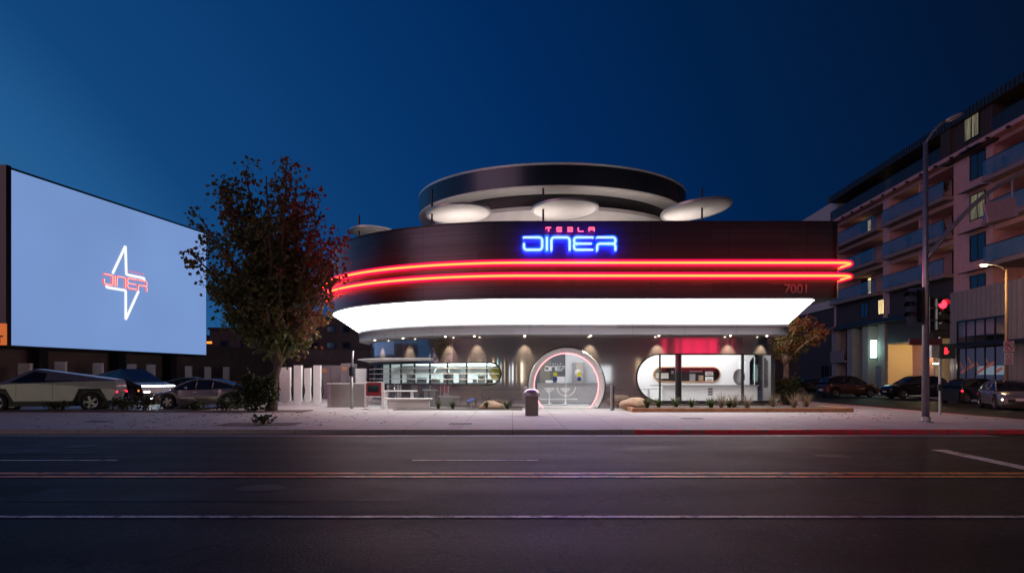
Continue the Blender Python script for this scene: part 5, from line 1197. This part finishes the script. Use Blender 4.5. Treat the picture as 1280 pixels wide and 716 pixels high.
# yellow street light further back with two signs
Y = 41.; X = PX(1258, Y)
sl = thing('street_lamp', 'slim street lamp glowing amber beside the apartment podium', 'street lamp', (X, Y, -.12))
b = MB(); b.tube([(X, Y, -.12), (X, Y, PZ(337, Y))], [.11, .07], 12); b.build('pole', mat('ochre_pole', (.42, .30, .17), .5, .3, var=.1), sl, smooth=True)
b = MB(); b.tube([(X, Y, PZ(340, Y)), (PX(1253, Y), Y, PZ(334, Y)), (PX(1243, Y), Y, PZ(331, Y)), (PX(1232, Y), Y, PZ(330, Y))], .04, 8); b.build('arm', M['silver'], sl, smooth=True)
b = MB(); b.sphere((PX(1229, Y), Y, PZ(330, Y)), .26, 12, (1.2, .8, .4)); hd = b.build('lamp_head', M['silver'], sl, smooth=True); b = MB(); b.sphere((PX(1229, Y), Y-.05, PZ(331.2, Y)), .17, 12, (1.2, .9, .7)); b.build('bulb', M['amber'], hd, smooth=True)
L = bpy.data.lights.new('street_light', 'POINT'); L.energy = 260; L.color = (1, .62, .28); L.shadow_soft_size = .15; lo = bpy.data.objects.new('street_light', L); C.objects.link(lo); lo.location = (PX(1229, Y), Y-.1, PZ(331, Y)-.35)
def plate(b, x0, x1, y0, y1, Yp, t=.02): b.bx(PX(x0, Yp), PX(x1, Yp), Yp-t, Yp, PZ(y1, Yp), PZ(y0, Yp)); return b
Yp = 40.8
ns = thing('no_turn_sign', 'white square sign with a red ring and slash on the amber lamp post', 'traffic sign', (PX(1261, Yp), Yp, PZ(433, Yp)))
b = MB(); plate(b, 1254.5, 1267.5, 426, 439.5, Yp); b.build('plate', M['roadsign'], ns)
cx_, cz_ = PX(1261, Yp), PZ(432.6, Yp)
b = MB(); b.lathe([(.21, Yp-.024), (.26, Yp-.024), (.26, Yp-.021), (.21, Yp-.021), (.21, Yp-.024)], 28, (cx_, 0, cz_), 'Y'); b.box((cx_, Yp-.029, cz_), (.44, .005, .05), ry=.75); b.build('prohibition_ring', M['red'], ns)
b = MB(); b.tube([(cx_-.08, Yp-.025, cz_-.14), (cx_-.08, Yp-.025, cz_+.06), (cx_, Yp-.025, cz_+.12), (cx_+.08, Yp-.025, cz_+.05), (cx_+.08, Yp-.025, cz_-.05)], .022, 5); b.build('arrow', M['black'], ns)
n2 = thing('parking_sign', 'small white and red plate below the no-turn sign', 'traffic sign', (PX(1261, Yp), Yp, PZ(448, Yp))); b = MB(); plate(b, 1255.5, 1266.5, 441, 455.5, Yp); b.build('plate', M['roadsign'], n2)
b = MB(); b.lathe([(.09, Yp-.024), (.13, Yp-.024), (.13, Yp-.021), (.09, Yp-.021), (.09, Yp-.024)], 20, (cx_, 0, PZ(445.5, Yp)), 'Y'); 
for k in range(3): plate(b, 1257.5, 1264.5, 449.5+k*2, 450.4+k*2, Yp-.021, .004)
b.build('marking', M['red'], n2)
# ------------------------------------------------------------------ apartment block, right
ang = math.atan2(1, .0556); AO = (30+.0556*40, 40, -.12)
apt = thing('apartment_block', 'long stucco apartment block tinted as by red light, with glass balconies and a dark top floor', 'apartment block', AO, ang)
def U(x, d=0.): k = (x-640)/FP; Yw = (30-d)/(k-.0556); return (Yw-40)*math.sqrt(1+.0556**2)     # facade coordinate met by pixel column x
def AZ(x, y): k = (x-640)/FP; Yw = 30/(k-.0556); return PZ(y, Yw)+.12
FL = [9.25, 12.15, 15.05, 17.95]; ROOF = 20.5; UE = U(1043)
def ab(b, u0, u1, y0, y1, z0, z1): return b.bx(u0, u1, y0, y1, z0, z1)
uC1, uW1, uB1, uP1, uA1 = U(1241), U(1198), U(1112), U(1104), UE
u0 = -7.
main = MB(); ab(main, u0, UE, -9, -1.9, 0, ROOF-.1); main.build('core', M['stucco'], apt, world=False)
w_ = MB()
ab(w_, uC1, uW1, -1.9, 0, 4.5, 17.9)                       # solid wall column with windows
w_.build('window_pier', M['stucco'], apt, world=False)
for a_, c_ in ((uB1, uP1), (uA1-.5, uA1), (uW1+.01, uW1+.6)): w_ = MB(); ab(w_, a_, c_, -1.9, .02, 6.4, 17.9); w_.build('pier', M['stucco'], apt, world=False)
bays = [(u0, uC1-.01), (uW1+.62, uB1-.01), (uP1+.01, uA1-.52)]
win_n = 0
random.seed(5)
def window(u0, u1, y, z0, z1, pane, nm=2, par=apt, frame='black'):
    f = MB(); t = .07
    f.bx(u0, u0+t, y, y+.06, z0, z1); f.bx(u1-t, u1, y, y+.06, z0, z1); f.bx(u0+t, u1-t, y, y+.06, z0, z0+t); f.bx(u0+t, u1-t, y, y+.06, z1-t, z1)
    for k in range(1, nm): uu = u0+(u1-u0)*k/nm; f.bx(uu-.03, uu+.03, y, y+.05, z0+t, z1-t)
    o = f.build('window', M[frame], par, world=False)
    p = MB(); p.bx(u0+t, u1-t, y+.005, y+.02, z0+t, z1-t); p.build('pane', M[pane], o, world=False); return o
for bi, (a, c) in enumerate(bays):
    for fi, z in enumerate(FL[:-1]):
        s_ = MB(); ab(s_, a, c, -1.9, .75, z-.28, z); s_.build('balcony_slab', M['slab'], apt, world=False)
        g = MB(); ab(g, a+.1, c-.1, .68, .71, z+.06, z+1.12); rg = g.build('balcony_rail', M['railglass'], apt, world=False)
        h = MB(); ab(h, a+.05, c-.05, .66, .73, z+1.12, z+1.17)
        k = 0
        uu = a+.1
        while uu < c: h.bx(uu-.02, uu+.02, .66, .67, z, z+1.12); uu += 1.6
        h.build('handrail', M['dark'], rg, world=False)
        s2 = MB(); ab(s2, a, c, -1.9, -.05, z+2.28, z+2.62); s2.build('lintel', M['stucco'], apt, world=False)
        n_ = 2; span = (c-a)
        for q in range(n_):
            wa = a+span*(.12+.5*q); wb_ = wa+min(2.4, span*.3)
            lit = 'litwin' if (bi, fi, q) in ((1, 0, 0), (2, 0, 1), (1, 2, 1), (1, 0, 1), (2, 2, 1), (2, 1, 0), (0, 1, 1)) else ('litwin2' if (bi*7+fi*3+q) % 5 == 1 else ('curtain' if (bi*5+fi*2+q) % 3 == 0 else 'darkglass'))
            if lit != 'darkglass':
                window(wa, wa+.9, -1.88, z+.05, z+2.25, lit, 1); window(wa+.95, wb_, -1.88, z+.05, z+2.25, 'darkglass', 2)
            else: window(wa, wb_, -1.88, z+.05, z+2.25, lit, 3)
        if bi == 1:
            pn_ = MB(); pn_.bx(a+span*.5, a+span*.5+.25, -1.88, -.1, z, z+2.6); pn_.build('partition', M['stucco'], apt, world=False)
# wall-column windows with small canopies
for fi, z in enumerate(FL[:-1]+[6.4]):
    ua, ub = U(1232.5), U(1213)
    window(ua, ub, .01, z+.5, z+2.35, 'litwin2' if fi == 1 else 'darkglass', 2)
    cn_ = MB(); cn_.box(((ua+ub)/2, .35, z+2.6), (ub-ua+.7, .7, .06), rx=-.15); cn_.build('window_canopy', M['dark'], apt, world=False)
# dark top floor
zt = 17.95
top = MB(); top.bx(u0, UE+.1, -1.9, -1.2, zt-.02, ROOF); top.build('top_storey', M['brownmetal'], apt, world=False)
s_ = MB(); s_.bx(u0, UE, -1.9, .55, zt-.32, zt-.025); s_.build('balcony_slab', M['stucco'], apt, world=False)
cl = MB(); uu = uC1-.4
for (a, c, d) in ((uC1-.6, uW1+.1, .35), (uW1+.12, uW1+1.4, .5)):
    cl.bx(a, c, -1.2, d, zt-.5, ROOF+.02); n = int((c-a)/.3)
    for i in range(n+1): cl.bx(a+i*(c-a)/n-.02, a+i*(c-a)/n+.02, d, d+.04, zt-.5, ROOF+.02)
cl.build('ribbed_bay', M['brownmetal'], apt, world=False)
window(U(1232), U(1213), .40, zt+.35, zt+2.0, 'litwin2', 2)
rp_ = MB(); rp_.bx(u0, UE+.15, -2.1, .62, ROOF-.55, ROOF+.05); rf_ = rp_.build('roof_overhang', M['brownmetal'], apt, world=False)
n = int((UE-u0)/.45); rb_ = MB(); pl_ = [(u0, .615)]
for i in range(n): pl_ += [(u0+i*.45+.1, .622), (u0+i*.45+.1, .67), (u0+i*.45+.16, .67), (u0+i*.45+.16, .622)]
pl_ += [(UE+.1, .615)]
rb_.prism(pl_, ROOF-.53, ROOF+.03, 'Z'); rb_.build('ribbed_edge', M['black'], rf_, world=False)
for i, uu in enumerate([u0+2+i*2.6 for i in range(int((UE-u0-4)/2.6))]):
    if not (uC1-1.6 < uu < uW1+1.5):
        window(uu, uu+1.3, -1.17, zt+.05, zt+1.95, 'darkglass' if i % 4 else 'litwin2', 2)
for a, c in ((u0, uC1-.65), (uW1+1.5, UE)):
    g = MB(); n = int((c-a)/.12)
    g.bx(a, c, .40, .44, zt+1.0, zt+1.05)
    for i in range(int((c-a)/.8)+1): g.bx(a+i*.8-.02, a+i*.8+.02, .40, .43, zt, zt+1.0)
    g.bx(a, c, .41, .42, zt+.05, zt+.98); g.build('balcony_rail', mat('dark_rail', (.03, .03, .035), .4, .3, alpha=.8), apt, world=False)
for i in range(int((UE-u0)/1.1)):
    b = MB(); b.bx(u0+i*1.1, u0+i*1.1+.16, .56, .78, zt-.42, zt-.27); 
    if i % 2 == 0: b.build('drain_spout', M['black'], apt, world=False)
# pale end block
b = MB(); b.bx(UE+.02, UE+13, -10, -.3, 9.0, ROOF-.1); b.build('end_wall', M['stucco2'], apt, world=False)
for z in (9.6, 12.15, 15.05): window(UE+4, UE+5.6, -.28, z+.6, z+2.2, 'darkglass', 2)
# podium: taupe boards near, dark recess, garage, columns
uPod = U(1196)
pd = MB(); ph = AZ(1198, 366); za, zb = AZ(1243, 396), .35
wa, wb_ = U(1276, -.5), U(1213, -.5)
pd.bx(u0, wa, -1.9, .5, 0, ph); pd.bx(wb_, uPod, -1.9, .5, 0, ph); pd.bx(wa, wb_, -1.9, .5, 5.6, ph); pd.bx(wa, wb_, -1.9, .5, 0, .35)
podium = pd.build('podium', M['taupe'], apt, world=False)
n = int((uPod-u0)/.55); gr = MB()
for i in range(n+1):
    uu = u0+i*.55
    if not (wa < uu < wb_): gr.bx(uu-.02, uu+.02, .5, .515, 0, ph)
    else: gr.bx(uu-.02, uu+.02, .5, .515, 5.62, ph)
gr.build('board_joint', M['cladnum'], podium, world=False)
bk = MB(); bk.bx(wa, wb_, -1.7, -1.6, .35, 5.6); bk.build('shop_back', M['brownmetal'], apt, world=False)
def podw(z0, z1, nm):
    f = MB(); t = .1
    f.bx(wa, wa+t, .42, .5, z0, z1); f.bx(wb_-t, wb_, .42, .5, z0, z1); f.bx(wa+t, wb_-t, .42, .5, z0, z0+t); f.bx(wa+t, wb_-t, .42, .5, z1-t, z1)
    for k in range(1, nm): uu = wa+(wb_-wa)*k/nm; f.bx(uu-.05, uu+.05, .42, .49, z0+t, z1-t)
    o = f.build('shop_window', M['black'], apt, world=False); p = MB(); p.bx(wa+t, wb_-t, .44, .45, z0+t, z1-t); p.build('pane', M['shopglass'], o, world=False); return o
zm = AZ(1243, 430)
podw(zm+.15, 5.6, 5); lowin = podw(.35, zm-.1, 5)
cn_ = MB(); cn_.bx(u0, wb_+1.2, .5, 1.5, zm-.08, zm+.12); cn_.build('canopy', M['dark'], apt, world=False)
# poster behind the lower panes: a pool terrace with loungers
ps_ = MB(); ps_.bx(wa+.1, wb_-.1, .25, .3, .45, zm-.2); po = ps_.build('window_poster', emit('poster_blue', (.10, .10, .19), .35), apt, world=False)
q = MB(); q.bx(wa+.2, wa+3.4, .301, .31, 1.7, 2.3); q.build('printed_pool', emit('poster_pool', (.30, .36, .45), .6), po, world=False)
q = MB()
for k in range(5): q.box((wa+1.0+k*1.0, .306, 2.0+.35*(k % 2)), (.9, .01, .2), ry=.35); q.box((wa+1.35+k*1.0, .306, 2.35+.35*(k % 2)), (.1, .01, .6), ry=.7)
q.build('printed_lounger', emit('poster_red', (.45, .12, .09), .5), po, world=False)
for k in range(4): b = MB(); uu = wa+1.0+k*(wb_-wa-2)/3; b.bx(uu-.3, uu+.3, -1.0, -.9, zm+.75, zm+.9); b.build('shop_lamp', emit('greenish_lamp', (.8, 1, .3), 1.6), apt, world=False)
# lit wall lamp on the taupe pier + light cone
b = MB(); b.box((U(1190, -.6), .62, AZ(1190, 454)), (.35, .25, .08)); b.build('wall_lamp', M['lamp'], apt, world=False)
def aw_(u, y, z): 
    c, s_ = math.cos(ang), math.sin(ang); return (AO[0]+u*c-y*s_, AO[1]+u*s_+y*c, AO[2]+z)
def lamp_at(name, u, y, z, e_, col, size=.15, kind='POINT', aim=None):
    L = bpy.data.lights.new(name, kind); L.energy = e_; L.color = col; 
    if kind == 'AREA': L.size = size
    else: L.shadow_soft_size = size
    o = bpy.data.objects.new(name, L); C.objects.link(o); o.location = aw_(u, y, z)
    if aim: o.rotation_euler = (Vector(aw_(*aim))-o.location).to_track_quat('-Z', 'Y').to_euler()
    return o
lamp_at('wall_lamp_light', U(1202, -.6), 1.0, AZ(1195, 458), 22, (1, .9, .7))
# dark recess between podium and garage
rc2 = MB(); rc2.bx(uPod+.02, U(1172), -1.9, -1.2, 0, 7.6); rc2.build('recess_wall', M['brownmetal'], apt, world=False)
for k in range(3): b = MB(); uu = uPod+.5+k*.9; b.bx(uu, uu+.5, -1.19, -1.15, 3.6, 4.6); b.build('lit_window', emit('yellow_green_window', (.9, .9, .35), .5), apt, world=False)
# garage entrance
ga, gb = U(1170), U(1113); gz = AZ(1140, 426)
g = MB(); g.bx(ga, gb, -1.9, .25, gz, gz+2.6); g.build('garage_lintel', M['brownmetal'], apt, world=False)
g = MB(); g.bx(ga-.3, ga, -6, .2, 0, gz); g.bx(gb, gb+.3, -6, .2, 0, gz); g.bx(ga, gb, -6.2, -6, 0, gz); g.bx(ga, gb, -6, .2, gz-.15, gz-.005); g.build('garage_wall', M['garage'], apt, world=False)
g = MB(); g.bx(ga+3.0, ga+5.5, -5.5, -2.5, 2.4, gz-.16); g.build('ceiling_duct', M['garage'], apt, world=False)
g = MB(); g.bx(ga+1.2, ga+1.9, -3, -2.3, .0, gz-.2); g.build('garage_column', M['garage'], apt, world=False)
g = MB(); g.bx((ga+gb)/2-1.5, (ga+gb)/2+1.5, -2.2, -2.0, gz-.2, gz-.155); g.build('garage_lamp', M['lamp'], apt, world=False)
lamp_at('garage_light', (ga+gb)/2, -1.6, gz-.5, 420, (1, .74, .36), .3)
# columns and the rest of the street level beyond
for uu in (U(1111), U(1090), U(1070), U(1050)):
    b = MB(); b.bx(uu, uu+1.3, -.6, .35, 0, 6.3); b.build('street_column', M['taupe'], apt, world=False)
b = MB(); b.bx(U(1111), UE+13, -1.9, -.7, 0, 6.35); b.build('street_level_wall', M['brownmetal'], apt, world=False)
b = MB(); b.bx(UE+.32, UE+13, -1.9, -.5, 6.36, 8.99); b.build('spandrel', M['brownmetal'], apt, world=False)
b = MB(); b.bx(uPod, UE+.3, -1.9, .9, 6.36, 6.7); b.build('street_canopy', M['dark'], apt, world=False)
b = MB(); b.bx(uPod, UE, -1.9, .0, 6.72, 8.9); b.build('spandrel', M['brownmetal'], apt, world=False)
window(U(1106), U(1098), .005, 7.2, 8.6, 'litwin', 2); window(U(1150), U(1136), .005, 7.2, 8.6, 'darkglass', 3); window(U(1086), U(1076), .005, 7.2, 8.6, 'darkglass', 2)
b = MB(); b.bx(U(1062), U(1045), -.69, .6, 3.0, 3.2); b.bx(U(1062), U(1045), .55, .6, 3.2, 4.2); b.build('low_balcony', M['slab'], apt, world=False)
for uu in (U(1084), U(1062), U(1040), U(1028)): window(uu, uu+2.2, -.68, .6, 2.8, 'darkglass', 2)
tl = thing('wall_lantern', 'glowing white-green box lantern on the dark wall left of the garage', 'wall lamp', aw_(U(1099), .45, AZ(1099, 436)), ang)
b = MB(); b.bx(-.32, .32, -.1, .2, -.8, .8); b.build('lit_box', M['teal'], tl, world=False); b = MB(); b.bx(-.4, .4, -.14, .24, .81, .9); b.build('lantern_cap', M['dark'], tl, world=False); b = MB(); b.bx(-.4, .4, -.14, .24, -.9, -.81); b.build('lantern_base', M['dark'], tl, world=False)
lamp_at('lantern_light', U(1099), 1.2, AZ(1099, 436), 70, (.55, 1, .85), .3)
b = MB(); b.box((U(1103), .36, AZ(1104, 470)), (1.0, .03, 1.8)); b.build('doorway_poster', M['cladnum'], apt, world=False)
# things left on the balconies
def pot(lab, u, y, z, h):
    p = Vector(aw_(u, y, z)); r_ = shrub(lab, (p.x, p.y, p.z+.3), (.28, .28, h), 160, LEAF3, .12, 'potted_plant', stems=6, cat='plant', group='potted plants on the balconies')
    b = MB(); b.lathe([(.001, p.z+.005), (.15, p.z+.005), (.2, p.z+.34), (.001, p.z+.34)], 14, (p.x, p.y, 0)); b.build('pot', M['stone'], r_)
pot('potted plant on the third-floor balcony just left of the window column', U(1187), .3, FL[2], .9)
pot('potted plant on the second-floor balcony just left of the window column', U(1184), .3, FL[1], .8)
pot('potted plant on the third-floor balcony nearest the right edge of the photo', U(1262), .3, FL[2], .8)
pot('potted plant in the middle of the second-floor balcony left of the corner pole', U(1140), .3, FL[1], .9)
def chair(lab, u, y, z, rz):
    p = aw_(u, y, z+.003); r_ = thing('balcony_chair', lab, 'chair', p, rz, 'chairs on the balconies')
    b = MB(); b.bx(-.25, .25, -.25, .25, .42, .46); b.build('seat', M['offwhite'], r_, world=False)
    b = MB(); b.bx(-.25, .25, .22, .25, .46, .95); b.build('backrest', M['offwhite'], r_, world=False)
    for sx in (-.22, .22):
        for sy in (-.22, .22): b = MB(); b.bx(sx-.02, sx+.02, sy-.02, sy+.02, 0, .42); b.build('leg', M['dark'], r_, world=False)
chair('pale chair on the second-floor balcony behind the corner pole', U(1165), .1, FL[1], .6)
chair('pale chair on the second-floor balcony a little left of the corner pole', U(1150), .1, FL[1], 2.2)
chair('pale chair on the first-floor balcony to the left of the corner pole', U(1128), .1, FL[0], 1.)
# pavement along the block
c0, c1 = aw_(-40, 0, 0), aw_(70, 0, 0)
def off(u, y): v = aw_(u, y, 0); return (v[0], v[1])
slab('far_pavement', [off(-10, .3), off(120, .3), off(120, 3.2), off(-10, 3.2)], -.118, .01, M['walk'])
# ------------------------------------------------------------------ dark buildings behind
def block(lab, x0, x1, ytop, Y, dep, m, wins, name='background_building'):
    H = PZ(ytop, Y); r_ = thing(name, lab, 'building', (PX((x0+x1)/2, Y), Y, -.128))
    b = MB(); b.bx(PX(x0, Y), PX(x1, Y), Y, Y+dep, -.128, H); b.build('wall', m, r_)
    b = MB(); b.bx(PX(x0, Y)-.2, PX(x1, Y)+.2, Y-.2, Y+dep+.2, H+.002, H+.3); b.build('roof', M['dark'], r_)
    for (a, c, d, e_, mm) in wins:
        f = MB(); f.bx(PX(a, Y), PX(c, Y), Y-.06, Y-.005, PZ(e_, Y), PZ(d, Y)); o = f.build('window', M['black'], r_)
        f = MB(); f.bx(PX(a, Y)+.12, PX(c, Y)-.12, Y-.075, Y-.062, PZ(e_, Y)+.12, PZ(d, Y)-.12); f.build('pane', M[mm], o)
block('dark two-storey building behind the chargers and the left end of the diner', 376, 470, 398, 82, 14, M['bldg'], [(408, 420, 407, 416, 'railglass'), (408, 420, 427, 436, 'railglass'), (428, 438, 407, 416, 'darkglass'), (428, 438, 427, 436, 'darkglass'), (388, 398, 427, 436, 'darkglass')])
block('dark low building behind the crown of the tall autumn tree', 262, 372, 412, 96, 14, M['bldg'], [(275, 285, 425, 434, 'darkglass'), (300, 310, 425, 434, 'darkglass'), (340, 350, 425, 434, 'darkglass')])
block('dim building at the end of the side street', 930, 1036, 372, 120, 15, M['bldg'], [(1006, 1014, 420, 430, 'darkglass'), (1020, 1028, 420, 430, 'darkglass'), (1006, 1014, 445, 455, 'darkglass')])
# distant lamps
wl = thing('wall_lamp', 'small orange lamp on the wall right of the screen', 'wall lamp', (PX(261, 70), 70, PZ(428, 70))); b = MB(); b.box((PX(261, 70), 70, PZ(428, 70)), (.55, .15, .2)); b.build('lens', M['orangelamp'], wl); b = MB(); b.box((PX(261, 70), 70.15, PZ(428, 70)), (.65, .12, .3)); b.build('housing', M['dark'], wl)
# shop row added out of view, only for the mirror-like wall to reflect
sr = thing('added_shop_row', 'unseen row of lit shops added for the polished diner wall to reflect', 'shops', (0, -14, -.128))
b = MB(); b.bx(-60, 60, -24, -14, -.128, 7); b.build('wall', M['stucco2'], sr)
random.seed(8)
cols = [(1, .8, .45), (1, .85, .6), (.6, 1, .9), (.9, .95, 1), (1, .7, .4)]
x = -50.
while x < 50:
    wd = random.uniform(.3, 1.5)
    if not (17 < x+wd and x < 25): b = MB(); b.bx(x, x+wd, -13.99, -13.9, .8, random.uniform(2.6, 3.4)); b.build('shop_window', emit('shop_glow', random.choice(cols), random.uniform(2.5, 9)), sr)
    x += wd+random.uniform(.8, 3.2)
RS = emit('red_reflection_glow', (1, .02, .10), 4)
for x0, x1 in ((16.9, 17.2), (18.3, 18.6), (19.0, 20.1), (20.3, 21.4), (21.5, 21.75), (22.0, 22.9), (24.2, 24.6)): b = MB(); b.bx(x0, x1, -13.99, -13.8, 2.0, 5.6); b.build('red_reflection_strip', RS, sr)  # glowing strips added to put a red reflection in the diner wall

for o in bpy.data.objects:
    if '_w' in o: del o['_w']
